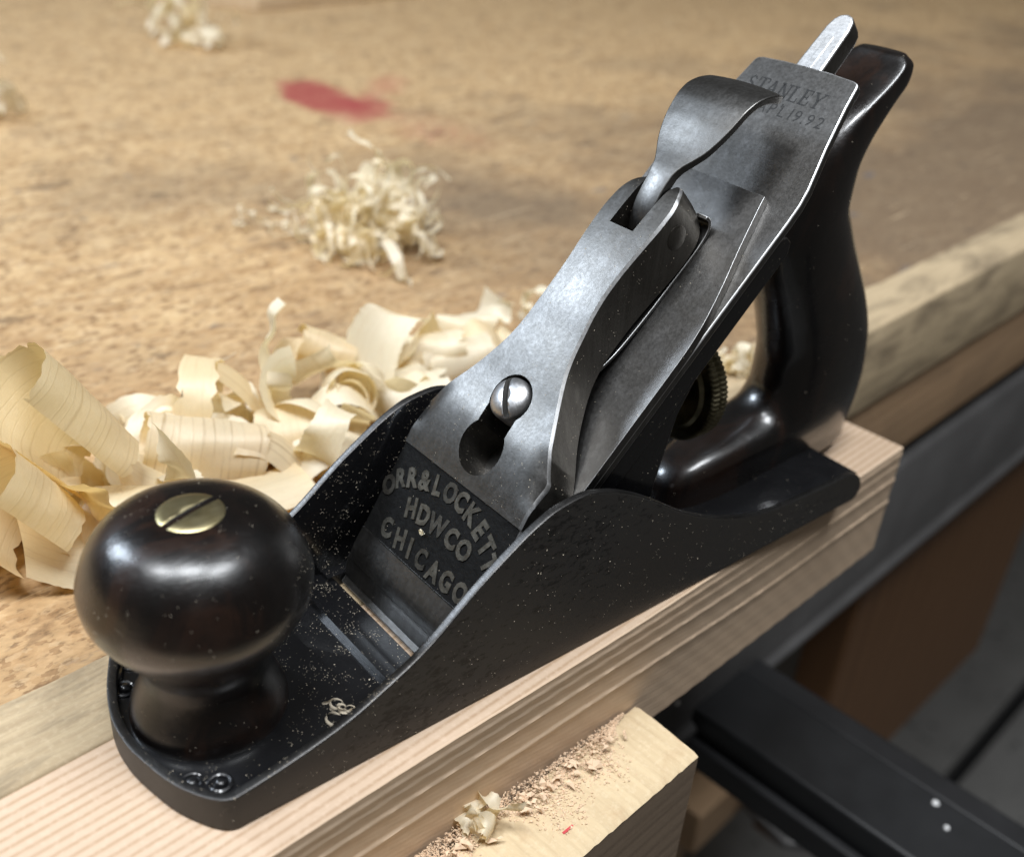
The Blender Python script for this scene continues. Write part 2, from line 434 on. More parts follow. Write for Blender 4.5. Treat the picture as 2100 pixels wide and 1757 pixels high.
MAT['apron'] = m_wood('brown_apron_board', [(0.36, 0.235, 0.135), (0.26, 0.16, 0.085), (0.24, 0.15, 0.085), (0.42, 0.29, 0.18)], 6.0, 2, (0.06, 1, 1), 0.4, wob=0.6, dirt=((0.16, 0.11, 0.07), 0.5, (0.4, 1, 1), 30, 0.5, 0.7), dark_amt=0.5)
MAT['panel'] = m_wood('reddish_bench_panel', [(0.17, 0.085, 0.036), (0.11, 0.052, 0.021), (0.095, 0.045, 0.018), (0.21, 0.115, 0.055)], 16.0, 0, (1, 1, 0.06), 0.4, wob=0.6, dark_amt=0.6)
MAT['jaw'] = m_wood('sawn_jaw_liner', [(0.62, 0.49, 0.31), (0.55, 0.42, 0.26), (0.48, 0.36, 0.22), (0.72, 0.60, 0.42)], 2.0, 0, (1.2, 0.12, 0.3), 0.6, wob=0.25, dirt=((0.45, 0.30, 0.17), 0.45, (1, 1, 1), 110, 0.55, 0.70), bump=0.5, rough=0.75, dark_amt=0.35)
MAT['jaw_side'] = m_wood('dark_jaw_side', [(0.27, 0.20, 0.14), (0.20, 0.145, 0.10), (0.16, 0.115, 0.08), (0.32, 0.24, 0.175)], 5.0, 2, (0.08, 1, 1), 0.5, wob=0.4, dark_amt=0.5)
MAT['plank'] = m_wood('pale_plank', [(0.56, 0.42, 0.27), (0.48, 0.34, 0.20), (0.42, 0.3, 0.18), (0.62, 0.48, 0.33)], 9.0, 1, (0.06, 1, 1), 0.4, wob=0.5, dark_amt=0.5)
MAT['vise'] = m_plain('grey_vise_casting', (0.10, 0.097, 0.096), 0.45, 0.35, 0.45, 30, 0.15)
MAT['bar'] = m_plain('dark_steel_bar', (0.012, 0.0125, 0.0135), 0.45, 0.1, 0.4, 40, 0.2)

def m_floor():
    q = NT('speckled_concrete'); v = q.coord(); a = q.noise(v, 14, 5); b = q.noise(v, 60, 4, 0.6)
    c = q.mix(a, (0.15, 0.147, 0.14), (0.24, 0.235, 0.225)); c = q.mix(q.gray(b, 0.60, 0.66), c, (0.06, 0.06, 0.058))
    q.col(c); q.set(Roughness=0.8); q.bump(b, 0.2, 0.001); return q.m
MAT['floor'] = m_floor()

def m_shaving(name, c0, c1, c2, lines=True, amt=0.5, glow=(1.0, 0.80, 0.44)):
    q = NT(name)
    uv = q.coord('UV'); u = q.sep(uv)
    wob = q.noise(q.coord('UV', scale=(0.12, 1, 1)), 0.16, 2)
    ph = q.math('ADD', q.math('MULTIPLY', u[1], 2*math.pi/2.4), q.math('MULTIPLY', wob, 22.0))
    w = q.math('POWER', q.math('ADD', q.math('MULTIPLY', q.math('SINE', ph), 0.5), 0.5), 12.0)
    fib = q.noise(q.coord('UV', scale=(0.10, 1.6, 1)), 5.0, 4, 0.7)
    c = q.mix(q.gray(fib, 0.30, 0.72), c0, c1)
    vary = q.gray(q.noise(q.coord('UV', scale=(0.05, 0.35, 1)), 1.0, 3), 0.32, 0.68)
    if lines: c = q.mix(q.math('MULTIPLY', q.math('MULTIPLY', w, amt), vary), c, c2)
    d = q.new('ShaderNodeBsdfDiffuse'); tr = q.new('ShaderNodeBsdfTranslucent'); gl = q.new('ShaderNodeBsdfGlossy')
    gl.inputs['Roughness'].default_value = 0.42; gl.inputs['Color'].default_value = (1, 0.96, 0.88, 1)
    q.lk(c, d.inputs['Color'])
    tc = q.mix(1.0, c, glow, 'MULTIPLY'); q.lk(tc, tr.inputs['Color'])
    m1 = q.new('ShaderNodeMixShader'); m1.inputs[0].default_value = 0.47; q.lk(d.outputs[0], m1.inputs[1]); q.lk(tr.outputs[0], m1.inputs[2])
    m2 = q.new('ShaderNodeMixShader'); m2.inputs[0].default_value = 0.07; q.lk(m1.outputs[0], m2.inputs[1]); q.lk(gl.outputs[0], m2.inputs[2])
    b = q.new('ShaderNodeBump'); b.inputs['Strength'].default_value = 0.35; b.inputs['Distance'].default_value = 0.0003
    q.lk(q.math('ADD', fib, q.math('MULTIPLY', w, 0.4)), b.inputs['Height'])
    for s_ in (d, gl, tr): q.lk(b.outputs[0], s_.inputs['Normal'])
    q.lk(m2.outputs[0], q.out.inputs[0])
    return q.m
MAT['shave'] = m_shaving('cream_shaving', (0.82, 0.70, 0.44), (0.92, 0.83, 0.60), (0.56, 0.41, 0.20), True, 0.25)
MAT['shave_lined'] = m_shaving('lined_shaving', (0.80, 0.69, 0.46), (0.91, 0.83, 0.63), (0.40, 0.28, 0.13), True, 0.7)
MAT['shave_soft'] = m_shaving('soft_lined_shaving', (0.82, 0.71, 0.46), (0.92, 0.84, 0.62), (0.54, 0.40, 0.20), True, 0.45)
MAT['shave2'] = m_shaving('white_shaving', (0.87, 0.79, 0.58), (0.95, 0.90, 0.75), (0.74, 0.57, 0.36), True, 0.25, (1.0, 0.90, 0.66))
MAT['shave3'] = m_shaving('curly_fine_shaving', (0.88, 0.80, 0.61), (0.96, 0.91, 0.77), (0.6, 0.45, 0.25), False, 0, (1.0, 0.91, 0.70))

# ------------------------------------------------------------------ setting: floor, bench
V, F = box((-1200, -900, -900), (2600, 62, -850), bn); V2, F2 = box((-1200, 82, -900), (2600, 1500, -858), bn)
obj('floor', *join((V, F), (V2, F2))[:2], MAT['floor'], origin=(1000, 0, -850))['kind'] = 'structure'
V, F = box((-1200, -900, -905), (2600, 1500, -880), bn)
g = obj('ground', V, F, MAT['black'], origin=(1000, 0, -880)); g['kind'] = 'structure'

bench = thing('workbench', 'wide wooden workbench with mottled brown top, red stain and grey front edge board', 'workbench', BO, TH)
V, F = box((-420, 19.2, -34), (1500, 1300, -0.55), bn)
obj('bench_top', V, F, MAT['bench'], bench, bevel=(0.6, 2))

def rough_board(name, x0, x1, y0, y1, z0, z1, mat, parent, nx=160, jag=0.5, seed=1, back_jag=0.0):
    r = random.Random(seed); n = 22
    ph = [(r.uniform(0.01, 0.5), r.uniform(0, 6.28), r.uniform(0.3, 1)) for _ in range(n)]
    def j(x, k): return sum(a*math.sin(f*x + p + k*1.7) for f, p, a in ph)/n*3.0
    V = []
    for i in range(nx):
        x = x0 + (x1-x0)*i/(nx-1)
        e = j(x, 0)*jag
        V += [bn((x, y0, z0)), bn((x, y0, z1 - 0.9 + e*0.3)), bn((x, y0 + 0.35 + abs(e)*0.4, z1-0.25)), bn((x, y0 + 1.0 + abs(e), z1)),
              bn((x, y1 + j(x, 3)*back_jag, z1)), bn((x, y1 + j(x, 3)*back_jag, z0))]
    F = grid_faces(nx, 6, wrap_m=True) + [(0,1,2,3,4,5), tuple((nx-1)*6+k for k in range(6))[::-1]]
    return obj(name, V, F, mat, parent, smooth=50)
rough_board('edge_board', -420, 1500, 0.0, 19.6, -33.6, 0.0, MAT['strip'], bench, 420, 0.7, 3, 0.8)
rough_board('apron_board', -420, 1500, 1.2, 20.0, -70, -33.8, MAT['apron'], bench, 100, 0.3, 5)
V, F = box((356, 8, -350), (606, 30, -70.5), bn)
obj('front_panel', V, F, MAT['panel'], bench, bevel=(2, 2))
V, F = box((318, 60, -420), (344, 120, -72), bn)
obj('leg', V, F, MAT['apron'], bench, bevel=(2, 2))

# planks and clutter below the bench
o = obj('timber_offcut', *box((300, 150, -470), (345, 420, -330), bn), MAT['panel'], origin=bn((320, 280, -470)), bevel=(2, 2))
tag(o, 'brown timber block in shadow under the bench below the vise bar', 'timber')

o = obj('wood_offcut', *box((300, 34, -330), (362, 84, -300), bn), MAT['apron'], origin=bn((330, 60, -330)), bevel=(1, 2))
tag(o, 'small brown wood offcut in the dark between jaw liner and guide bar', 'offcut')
o = obj('steel_plate', *prism([(330, 0), (343, -16), (357, 3), (352, 34), (336, 30)], lambda x, y, z: bn((x, y, z)), -318, -312), MAT['vise'], origin=bn((345, 10, -318)), bevel=(1, 2))
tag(o, 'small dull grey steel plate low in the dark beside the guide bar', 'steel plate')

# ------------------------------------------------------------------ bench vise
vise = thing('bench_vise', 'grey cast steel bench vise with dark guide bar under the pine block', 'vise', bn((220, 0, -140)), TH)
r_ = []
V = []; nseg = 60
prof = [(-0.5, -79), (-7.0, -79.6), (-9.0, -81.5), (-9.0, -134.5), (-9.6, -136.4), (-11.2, -137.0), (-12.2, -138.2), (-12.0, -140.0), (-10.4, -141.4), (-0.5, -141.6)]  # bottom lip added to the shape so it catches a line of light
for i in range(2):
    x = (-300, 900)[i]
    V += [bn((x, y + 8.5, z)) for y, z in prof]
npf = len(prof)
F = grid_faces(2, npf, wrap_m=True) + [tuple(range(npf)), tuple(range(npf, 2*npf))[::-1]]
obj('rear_jaw', V, F, MAT['vise'], vise, smooth=60)
V, F = box((203.5, -420, -148), (234.5, 40, -130), bn)
gb = obj('guide_bar', V, F, MAT['bar'], vise, bevel=(1.5, 3))
V, F = box((235, -420, -170), (245.5, 40, -131.5), bn)
obj('black_strip', V, F, MAT['black'], vise, bevel=(1, 2))  # matte black strip standing in for the dark gap beside the bar
V, F = box((199, -420, -152), (203, 40, -141), bn)
obj('black_strip', V, F, MAT['black'], vise, bevel=(1, 2))
for (x, y, r0) in ((230.1, -80.0, 1.15), (223.3, -87.1, 0.9)):
    Vd, Fd = lathe([(r0*0.98, -0.1), (r0, 0.15), (r0*0.8, 0.5), (r0*0.35, 0.72)], bn((x, y, -130)), n=12)
    obj('shiny_drop', Vd, Fd, MAT['white_drop'], gb)
Vd, Fd = lathe([(1.0, -0.1), (1.0, 0.2), (0.6, 0.7), (0.2, 0.9)], bn((190.5, -0.6, -118.5)), ax=-BY_, e1=BX, n=12)
obj('shiny_drop', Vd, Fd, MAT['white_drop'], vise)

# moving jaw with its wooden liner
jaw = thing('vise_jaw_liner', 'pale sawn wooden vise jaw liner clamped against the front of the pine block', 'jaw liner', bn((20, -52, -110)), TH)
nx, ny = 120, 16
V = []
for i in range(nx):
    x = -70 + (96.5+70)*i/(nx-1)
    for k in range(ny):
        y = -61 + 18.2*k/(ny-1)
        zz = -25 + 0.12*math.sin(x*3.1 + 0.3*y) + 0.10*math.sin(x*7.3+1) - (0.5 if k in (0, ny-1) else 0) + rng.uniform(-0.06, 0.06)
        xx = x - (2.6*(k/(ny-1)-1)**2*0 if i < nx-1 else 0) + (0.9*(k/(ny-1)) if i == nx-1 else 0)
        V.append(bn((xx, y, zz)))
n0 = len(V); F = grid_faces(nx, ny)
ring = [i*ny for i in range(nx)] + [(nx-1)*ny+k for k in range(1, ny)] + [i*ny+ny-1 for i in range(nx-2, -1, -1)] + [k for k in range(ny-2, 0, -1)]
for q in ring:
    p = V[q]; V.append(Vector((p[0], p[1], -110)))
m_ = len(ring); mi = [0]*len(F)
for i in range(m_):
    F.append((ring[i], ring[(i+1) % m_], n0+(i+1) % m_, n0+i)); mi.append(1)
F.append(tuple(range(n0, n0+m_))); mi.append(1)
obj('liner_block', V, F, [MAT['jaw'], MAT['jaw_side']], jaw, midx=mi, smooth=40)
V, F = box((60.3, -55.4, -25.2), (63.1, -54.9, -24.82), bn)
obj('red_mark', V, F, m_plain('red_crayon', (0.55, 0.06, 0.07), 0.6), jaw)

# ------------------------------------------------------------------ pine block under the plane
pine = thing('pine_block', 'freshly planed pink pine block with ridged side held in the vise', 'wood block', bn((60, -20, -35)), TH)
near = interp([(-160, -35.5), (-40, -37.8), (5.7, -38.7), (35.6, -39.6), (70, -41.2), (102.3, -42.4), (150, -43.2), (207.6, -43.8)])
xs = [-160 + (207.6+160)*i/239 for i in range(240)]
ridges = [(-2.4, 0.24), (-6.3, 0.18), (-11.0, 0.34), (-18.6, 0.38)]
def side_off(x, z):
    w = 0.9*math.sin(x*0.021+0.6) + 0.35*math.sin(x*0.063+2) + (x-100)*0.012
    d = 0.0
    for k, (rz, am) in enumerate(ridges):
        t = z - (rz + w*(0.35+0.22*k) - (x-207)*0.008*k)
        if -3.6 < t <= 0: d += am*(1 + t/3.6)**2      # proud ridge that falls away downward
        elif 0 < t < 0.45: d += am*(1 - t/0.45)
    return d + 0.06*math.sin(x*0.9+z*3)*math.sin(z*2.1)
zs = [-0.15, -0.4] + [-0.4 - 34.6*k/90 for k in range(1, 91)]
V = []
for x in xs:
    for j, z in enumerate(zs):
        o_ = side_off(x, z) if j > 1 else (side_off(x, z)*0.5 if j else -0.35)
        V.append(bn((x - (z*0.0)*0, near(x) - o_, z)))
n = len(zs); F = grid_faces(240, n); mi = [1]*len(F)
k0 = len(V)
for x in xs: V += [bn((x, -0.35, -0.15)), bn((x, -0.35, -35))]
for i in range(239):
    F.append((i*n, (i+1)*n, k0+2*(i+1), k0+2*i)); mi.append(0)
    F.append((k0+2*i, k0+2*(i+1), k0+2*(i+1)+1, k0+2*i+1)); mi.append(0)
    F.append((i*n+n-1, k0+2*i+1, k0+2*(i+1)+1, (i+1)*n+n-1)); mi.append(1)
F.append(tuple(239*n + j for j in range(n)) + (k0+2*239+1, k0+2*239)); mi.append(1)
F.append(tuple(j for j in range(n)) + (k0+1, k0)); mi.append(1)
obj('block_body', V, F, [MAT['pine_top'], MAT['pine_side']], pine, midx=mi, smooth=40)

# ------------------------------------------------------------------ the hand plane
plane = thing('hand_plane', 'old iron smoothing hand plane with dark rosewood knob and rear handle on pine block', 'hand plane', (89, 0, 0))
H, T_ = 24.2, 1.7
top = interp([(-3, 6.6), (3, 6.8), (6, 7.2), (12.7, 8.0), (20.9, 9.5), (29.8, 11.9), (37, 15.1), (43, 18.2), (47, 20.8), (51.5, 24.4), (56, 28.0), (62.6, 32.5), (67.9, 35.7), (73.4, 37.8), (79.3, 38.4), (85.6, 36.9), (92.6, 33.7), (100.3, 28.9), (108.6, 23.2), (117.2, 18.5), (126, 14.7), (135.2, 11.8), (144.4, 10.2), (153.6, 9.7), (163.1, 9.4), (169, 9.3), (172.5, 9.0), (175, 8.2), (176.6, 7.0), (177.7, 5.5), (178.3, 3.7)])
def zbot(x): return 0.05 if x < 176 else 0.05 + 2.2*((x-176)/2.3)**3
side_x = [178.3, 178.15, 177.8, 177.2, 176.4, 175.4, 174, 172.5, 171] + [171 - 1.5*k for k in range(1, 108)]
toe = catmull([(10, -24.2, 0), (8.2, -24.15, 0), (6.7, -23.5, 0), (5.4, -22.2, 0), (3.7, -19.6, 0), (1.5, -15.0, 0), (-0.2, -8.6, 0), (-1.1, -3.0, 0), (-0.9, 3.6, 0), (1.0, 10.7, 0), (4.3, 18.0, 0), (6.4, 21.9, 0), (7.8, 23.5, 0), (9.0, 24.1, 0), (10.2, 24.2, 0)], 5)
per = [Vector((x, -H, 0)) for x in side_x if x > 10.4] + toe + [Vector((x, H, 0)) for x in reversed(side_x) if x > 10.6]
nrm = []
for i in range(len(per)):
    a, b = per[max(i-1, 0)], per[min(i+1, len(per)-1)]
    d = (b - a).normalized(); nrm.append(Vector((-d.y, d.x, 0)) * (-1))
c0 = Vector((60, 0, 0))
nrm = [q if (c0 - p).dot(q) > 0 else -q for p, q in zip(per, nrm)]
V = []; rows = 13
for p, q in zip(per, nrm):
    x = p.x; zt, zb = top(x), zbot(x); fl = 3.0
    lowz = min(fl - 0.4, zt - 1.6) if zt > 3 else zb + 0.3
    lowz = max(lowz, zb + 0.2)
    for d, z in ((0.4, zb), (0.08, zb+0.08), (0, zb+0.3), (0, zb+0.55), (0.0, zt-0.5), (0.0, zt-0.22), (0.07, zt-0.06), (0.24, zt), (0.5, zt), (T_-0.35, zt), (T_-0.1, zt-0.1), (T_, zt-0.4), (T_+0.2, lowz)):
        z = max(z, zb) if z > zb else z
        V.append(p + q*d + Vector((0, 0, z)))
F = grid_faces(len(per), rows, wrap_m=True); mi = []
for i in range(len(per)-1):
    for j in range(rows):
        mi.append(0 if j < 5 or j == 12 else (1 if j < 10 else 2))
F += [tuple(range(rows)), tuple((len(per)-1)*rows + k for k in range(rows))[::-1]]; mi += [1, 1]
casting = [(V, F)]
def add_piece(v, f, m):
    global V, F, mi
    k = len(V); V += list(v); F += [tuple(i+k for i in q) for q in f]; mi += [m]*len(f)
# knob seat with the toe outline
inner = [(p + q*(T_+0.05)) for p, q in zip(per, nrm) if p.x <= 37.4]
poly = [(p.x, p.y) for p in inner]
v_, f_ = prism(poly, lambda u, v, w: Vector((u, v, w)), 0.1, 4.9); add_piece(v_, f_, 2)
yi = H - T_ + 0.1
def slab(pts, m=2):   # pts: x,z polygon across the full inner width
    v, f = prism(pts, lambda u, v, w: Vector((u, w, v)), -yi, yi); add_piece(v, f, m)
slab([(36.9, 0.1), (45, 0.1), (45, 2.4), (36.9, 2.4)])
slab([(44.2, 0.12), (53.1, 0.12), (53.1, 1.0), (52.7, 1.7), (44.2, 3.9)])
slab([(57.4, 0.12), (177.6, 0.6), (177.6, 7.0), (168, 6.9), (150, 5.4), (135, 4.2), (120, 3.5), (57.4, 3.4)])
for sgn in (-1, 1):
    v_, f_ = box((51.0, sgn*19.4 if sgn > 0 else -yi, 0.14), (58, yi if sgn > 0 else -19.4, 3.0)); add_piece(v_, f_, 2)
body = obj('body', V, F, [MAT['side'], MAT['rim'], MAT['japan']], plane, midx=mi, smooth=40)
# toe scrolls cast into the seat
def ring(c, R, r, a0=0, a1=2*math.pi, n=28, m=8):
    V = []
    for i in range(n):
        a = a0 + (a1-a0)*i/(n-1); k = 1.0 - 0.28*i/(n-1)
        rr = r*(0.5 + 0.5*math.sin(math.pi*min(1, (i+1)/(n*0.35)) / 2)) * (1 if i < n-4 else (n-i)/5)
        for j in range(m):
            b = 2*math.pi*j/m
            V.append(Vector(c) + Vector((math.cos(a), math.sin(a), 0))*(R*k + rr*math.cos(b)) + Vector((0, 0, rr*math.sin(b))))
    return V, grid_faces(n, m, wrap_m=True) + [tuple(range(m)), tuple((n-1)*m + j for j in range(m))[::-1]]
def button(c, R, h): return lathe([(R, -0.3), (R, 0.1*h), (R*0.85, 0.6*h), (R*0.5, 0.95*h), (R*0.12, h)], c, n=20)
for (x, y, a, sg) in ((4.6, -15.4, 0.3, 1), (8.3, -18.2, 2.6, -1), (4.2, 11.0, -0.4, -1), (8.0, 16.5, 3.2, 1)):
    v_, f_, _ = join(ring((x, y, 4.9), 2.05, 0.5, a, a + sg*6.4), button((x + 0.1, y, 4.85), 1.15, 0.95))
    obj('scroll_ornament', v_, f_, MAT['japan'], body)
for pts in ([(2.4, -10.5, 4.95), (3.0, -12.6, 5.1), (5.9, -18.6, 5.0), (7.0, -20.6, 5.1), (9.6, -21.4, 5.0)], [(2.3, 8.0, 4.9), (2.4, 11.5, 5.2), (4.6, 14.3, 5.3), (6.4, 17.2, 5.0)]):
    P = catmull(pts, 8); v_ = []
    for i, p in enumerate(P):
        d = (P[min(i+1, len(P)-1)] - P[max(i-1, 0)]).normalized(); sd = Vector((-d.y, d.x, 0)); w = 0.6*math.sin(math.pi*(i+0.6)/(len(P)+0.2)) + 0.08
        for j in range(6):
            b = 2*math.pi*j/6; v_.append(p + sd*w*math.cos(b) + Vector((0, 0, w*math.sin(b))))
    obj('scroll_ornament', v_, grid_faces(len(P), 6, wrap_m=True), MAT['japan'], body)

# front knob
KX, KY = 15.1, -0.4
prof = [(13.3, 4.35), (13.65, 4.8), (13.7, 5.8), (13.3, 7.6), (12.3, 9.8), (11.2, 12.2), (10.55, 14.4), (10.5, 16.2), (10.9, 18.0), (11.9, 20.0), (13.5, 22.2), (15.5, 24.8), (17.4, 27.8), (18.6, 30.6), (18.9, 33.4), (18.2, 36.4), (16.9, 39.6), (14.9, 42.3), (12.2, 44.4), (9.2, 45.5), (6.6, 45.95), (5.55, 46.0)]
pf = interp([(i, r, z) for i, (r, z) in enumerate(prof)])
prof2 = [tuple(pf(i/3)) for i in range((len(prof)-1)*3+1)]
V, F = lathe(prof2, (KX, KY, 0), n=96, rfun=lambda r, h, k: r*(1 + 0.004*math.sin(2*2*math.pi*k/96 + h*0.1)))
knob = obj('knob', V, F, MAT['knob'], plane, smooth=60)
V, F = lathe([(5.4, 45.3), (5.42, 45.95), (5.25, 46.12), (4.0, 46.3), (2.0, 46.4), (0.3, 46.42)], (KX, KY, 0), n=64)
ks = obj('knob_screw', V, F, MAT['brass'], knob, smooth=50)
sa = math.radians(16.2)
fr = lambda p: Vector((KX, KY, 0)) + Vector((math.cos(sa)*p[0]-math.sin(sa)*p[1], math.sin(sa)*p[0]+math.cos(sa)*p[1], p[2]))
cut(ks, obj('cutter', *box((-8, -0.62, 45.35), (8, 0.62, 48), fr), MAT['slot'], None))
V, F = box((-5.0, -0.6, 45.2), (5.0, 0.6, 45.4), fr)
obj('slot_floor', V, F, MAT['slot'], knob)

# rear handle (tote): sections between its front and back outline
sec = [((179.8, 104.0), (182.6, 104.3), 5.6), ((178.0, 102.2), (184.4, 102.2), 7.8), ((174.0, 99.4), (184.2, 98.8), 8.6), ((168.5, 96.0), (181.6, 95.2), 8.9), ((162.5, 91.2), (178.9, 91.3), 9.0), ((156.6, 84.6), (176.4, 87.2), 9.1), ((152.4, 76), (174.4, 81.4), 9.3), ((150.8, 66), (174.4, 74.5), 9.5), ((153.2, 57), (178.2, 66.8), 9.9), ((157.2, 48.5), (184.6, 57.0), 10.2), ((161, 40.2), (191.6, 46.6), 10.4), ((163.2, 32.6), (196.8, 36.0), 10.5), ((163.0, 25.6), (199.3, 25.0), 10.5), ((158.6, 19.8), (199.9, 16.6), 10.3), ((149, 17.4), (199.6, 12.0), 10.0), ((138.5, 15.2), (199.3, 8.8), 9.6), ((131.6, 12.4), (199.1, 6.6), 9.1), ((128.8, 8.6), (199.0, 5.2), 8.9), ((128.2, 3.6), (198.9, 3.6), 8.8)]
sf = interp([(i, a[0], a[1], b[0], b[1], w) for i, (a, b, w) in enumerate(sec)])
ns, na = (len(sec)-1)*4+1, 40
V = []
for i in range(ns):
    ax_, az, bx_, bz, w = sf(i/4)
    c_ = Vector(((ax_+bx_)/2, 0, (az+bz)/2)); hv = Vector(((bx_-ax_)/2, 0, (bz-az)/2))
    low = max(0, (i/4 - 13)/4); up = max(0.0, min(1.0, (6.5 - i/4)/3))
    ex = 2/(2.25 + 0.9*min(1, low))
    for k in range(na):
        a = 2*math.pi*k/na; cs, sn = math.cos(a), math.sin(a)
        e_ = ex if cs > 0 else ex*(1-up) + 0.33*up
        fx = math.copysign(abs(cs)**e_, cs); fy = math.copysign(abs(sn)**e_, sn)
        ww = w*(1 - 0.10*fx*0)
        V.append(c_ + hv*fx + Vector((0, ww*fy, 0)))
F = grid_faces(ns, na, wrap_m=True) + [tuple(range(na))[::-1], tuple(range((ns-1)*na, ns*na))]
tote = obj('rear_handle', V, F, MAT['tote'], plane, smooth=60, bevel=(0.9, 3, None, 50))

# frog
frog_parts = []
v_, f_ = prism([(44.5, -40.1), (146.6, -40.1), (148.4, -41.6), (148.6, -43.6), (146.5, -45.4), (44.5, -45.4)], lambda s, t, w: st(s, w, t), -17.8, 17.8); frog_parts.append((v_, f_))
v_, f_ = prism([(62, 3.2), (104.5, 3.2), (107.2, 27), (110.8, 41.8), (116.5, 52.5), (112.6, 49.2)], lambda x, z, w: Vector((x, w, z)), -17.0, 17.0); frog_parts.append((v_, f_))
for sgn in (-1, 1):
    v_, f_ = prism([(107, 3.2), (121, 3.2), (118, 9), (108.5, 24)], lambda x, z, w: Vector((x, w, z)), sgn*12-1.6, sgn*12+1.6); frog_parts.append((v_, f_))
V, F, _ = join(*frog_parts)
frog = obj('frog', V, F, [MAT['japan'], MAT['steel']], plane, smooth=30, bevel=(0.4, 2, 1))
V, F = lathe([(2.6, 0), (2.6, 28)], (106, 0.6, 36), ax=Vector((1, 0, 0)), e1=Vector((0, 1, 0)), n=20)
obj('adjuster_stud', V, F, MAT['brass_dark'], plane)
nk = 300
def kn(r, h, k): return r - (0.32 if (k % 4) > 1 and r > 13.1 else 0)
V, F = lathe([(3.2, -0.4), (9.8, -0.4), (10.6, 0.3), (12.6, 0.3), (13.2, 0.5), (13.55, 0.8), (13.6, 2.0), (13.2, 2.4), (12.7, 2.7), (13.2, 3.0), (13.6, 3.4), (13.6, 4.6), (13.2, 5.0), (12.4, 5.2), (3.2, 5.2)], (127.6, 0.8, 36.0), ax=Vector((1, 0, 0)), e1=Vector((0, 1, 0)), n=nk, rfun=kn)
obj('adjuster_wheel', V, F, MAT['brass_dark'], plane, smooth=25)

# cutting iron
half = [(39.0, 19.0), (100, 19.0), (149, 19.0), (153.5, 18.85), (157, 18.3), (160.5, 17.4), (166.6, 15.8), (175.7, 13.9), (180.6, 13.15), (181.4, 12.7)]
out_ = half + [(181.75, 11.5), (182.1, 6), (182.2, 0)]
poly = [(s, -y) for s, y in out_] + [(s, y) for s, y in reversed(out_[:-1])]
V, F = prism(poly, lambda s, y, t: st(s, y, t), -39.0, -37.0)
iron = obj('cutting_iron', V, F, [MAT['steel'], MAT['steel_bright']], plane, smooth=30, bevel=(0.32, 2, 1))

# cap iron
cw = interp([(40.6, 18.9), (44, 19.1), (112, 19.2), (117, 19.1), (122, 18.7), (130.2, 17.2), (139.5, 14.9), (151.6, 12.2)])
ct = interp([(40.6, -36.8), (42, -35.8), (45, -34.2), (49, -34.2), (54, -34.8), (60, -34.9), (148, -34.9), (151.6, -35.0)])
ss = [40.6, 41.2, 42, 43, 44, 45, 46.5, 48, 50, 52, 54, 57, 60] + [60 + 2.0*k for k in range(1, 46)] + [151.6]
V = []
ncol = 13
for s in ss:
    w = cw(s)
    for k in range(ncol):
        y = -w + 2*w*k/(ncol-1)
        V.append(st(s, y, ct(s) + 0.18*(1-(y/w)**2)))
n0 = len(V); F = grid_faces(len(ss), ncol)
for s in ss:
    w = cw(s)
    for k in range(ncol): V.append(st(s, -w + 2*w*k/(ncol-1), -36.95 if s > 41 else -36.92))
F += grid_faces(len(ss), ncol, n0)
for i in range(len(ss)-1):
    for k in (0, ncol-1): F.append((i*ncol+k, (i+1)*ncol+k, n0+(i+1)*ncol+k, n0+i*ncol+k))
for i in (0, len(ss)-1):
    for k in range(ncol-1): F.append((i*ncol+k, i*ncol+k+1, n0+i*ncol+k+1, n0+i*ncol+k))
capiron = obj('cap_iron', V, F, [MAT['steel'], MAT['steel_bright']], plane, smooth=30, bevel=(0.22, 2, 1, 50))

# lever cap
lw = interp([(44.4, 18.0), (46, 18.6), (80.2, 18.7), (81.0, 18.65), (81.6, 18.2), (84, 16.9), (86, 15.75), (88, 14.65), (92, 12.5), (96, 10.6), (100, 9.0), (104, 8.05), (108, 7.5), (112, 7.05), (116, 6.85), (120, 6.95), (124, 7.25), (128, 7.55), (132, 7.75), (135.5, 7.6), (138, 7.0), (139.8, 6.1), (141.2, 4.9), (141.9, 3.9)])
lt = interp([(44.4, -33.9), (46, -32.9), (51.5, -31.5), (60, -29.3), (71.2, -26.5), (75.5, -25.3), (80, -24.3), (84, -23.7), (88, -23.5), (92, -23.2), (96, -22.7), (100, -22.2), (106, -21.5), (112, -20.7), (118, -20.3), (124, -20.15), (130, -20.3), (136, -20.75), (139, -21.2), (141, -22.2), (141.9, -23.2)])
lb = interp([(44.4, -34.6), (50, -33.9), (56, -34.9), (80, -35.0), (84, -34.4), (90, -32.7), (97, -31.9), (107, -31.4), (112, -32.0), (120, -32.6), (130, -32.9), (138, -32.4), (140.2, -31), (141.9, -28.4)])
ss = sorted(set([44.4, 45, 46, 47.5, 49, 50.5, 51.5, 51.7] + [51.7 + 1.2*k for k in range(1, 16)] + [71.0, 71.2] + [72 + 1.0*k for k in range(0, 69)] + [140.6, 141.2, 141.9]))
ncol = 25
V = []
def drop(s): return 1.9*max(0, 1-abs(s-80.3)/6.0)
def lever_top(s, y):
    w = lw(s); a = min(1.0, abs(y)/w)
    e = max(0, (a-0.72)/0.28); rec = 0.55 if 51.6 < s < 71.1 else 0.0
    return lt(s) - drop(s)*e*e - rec + 0.25*(1-a*a)
for s in ss:
    w = lw(s)
    for k in range(ncol):
        y = (-w if k == 0 else w if k == ncol-1 else -(w-0.5) + 2*(w-0.5)*(k-1)/(ncol-3))
        V.append(st(s, y, lever_top(s, y) - (0.5 if k in (0, ncol-1) else 0)))
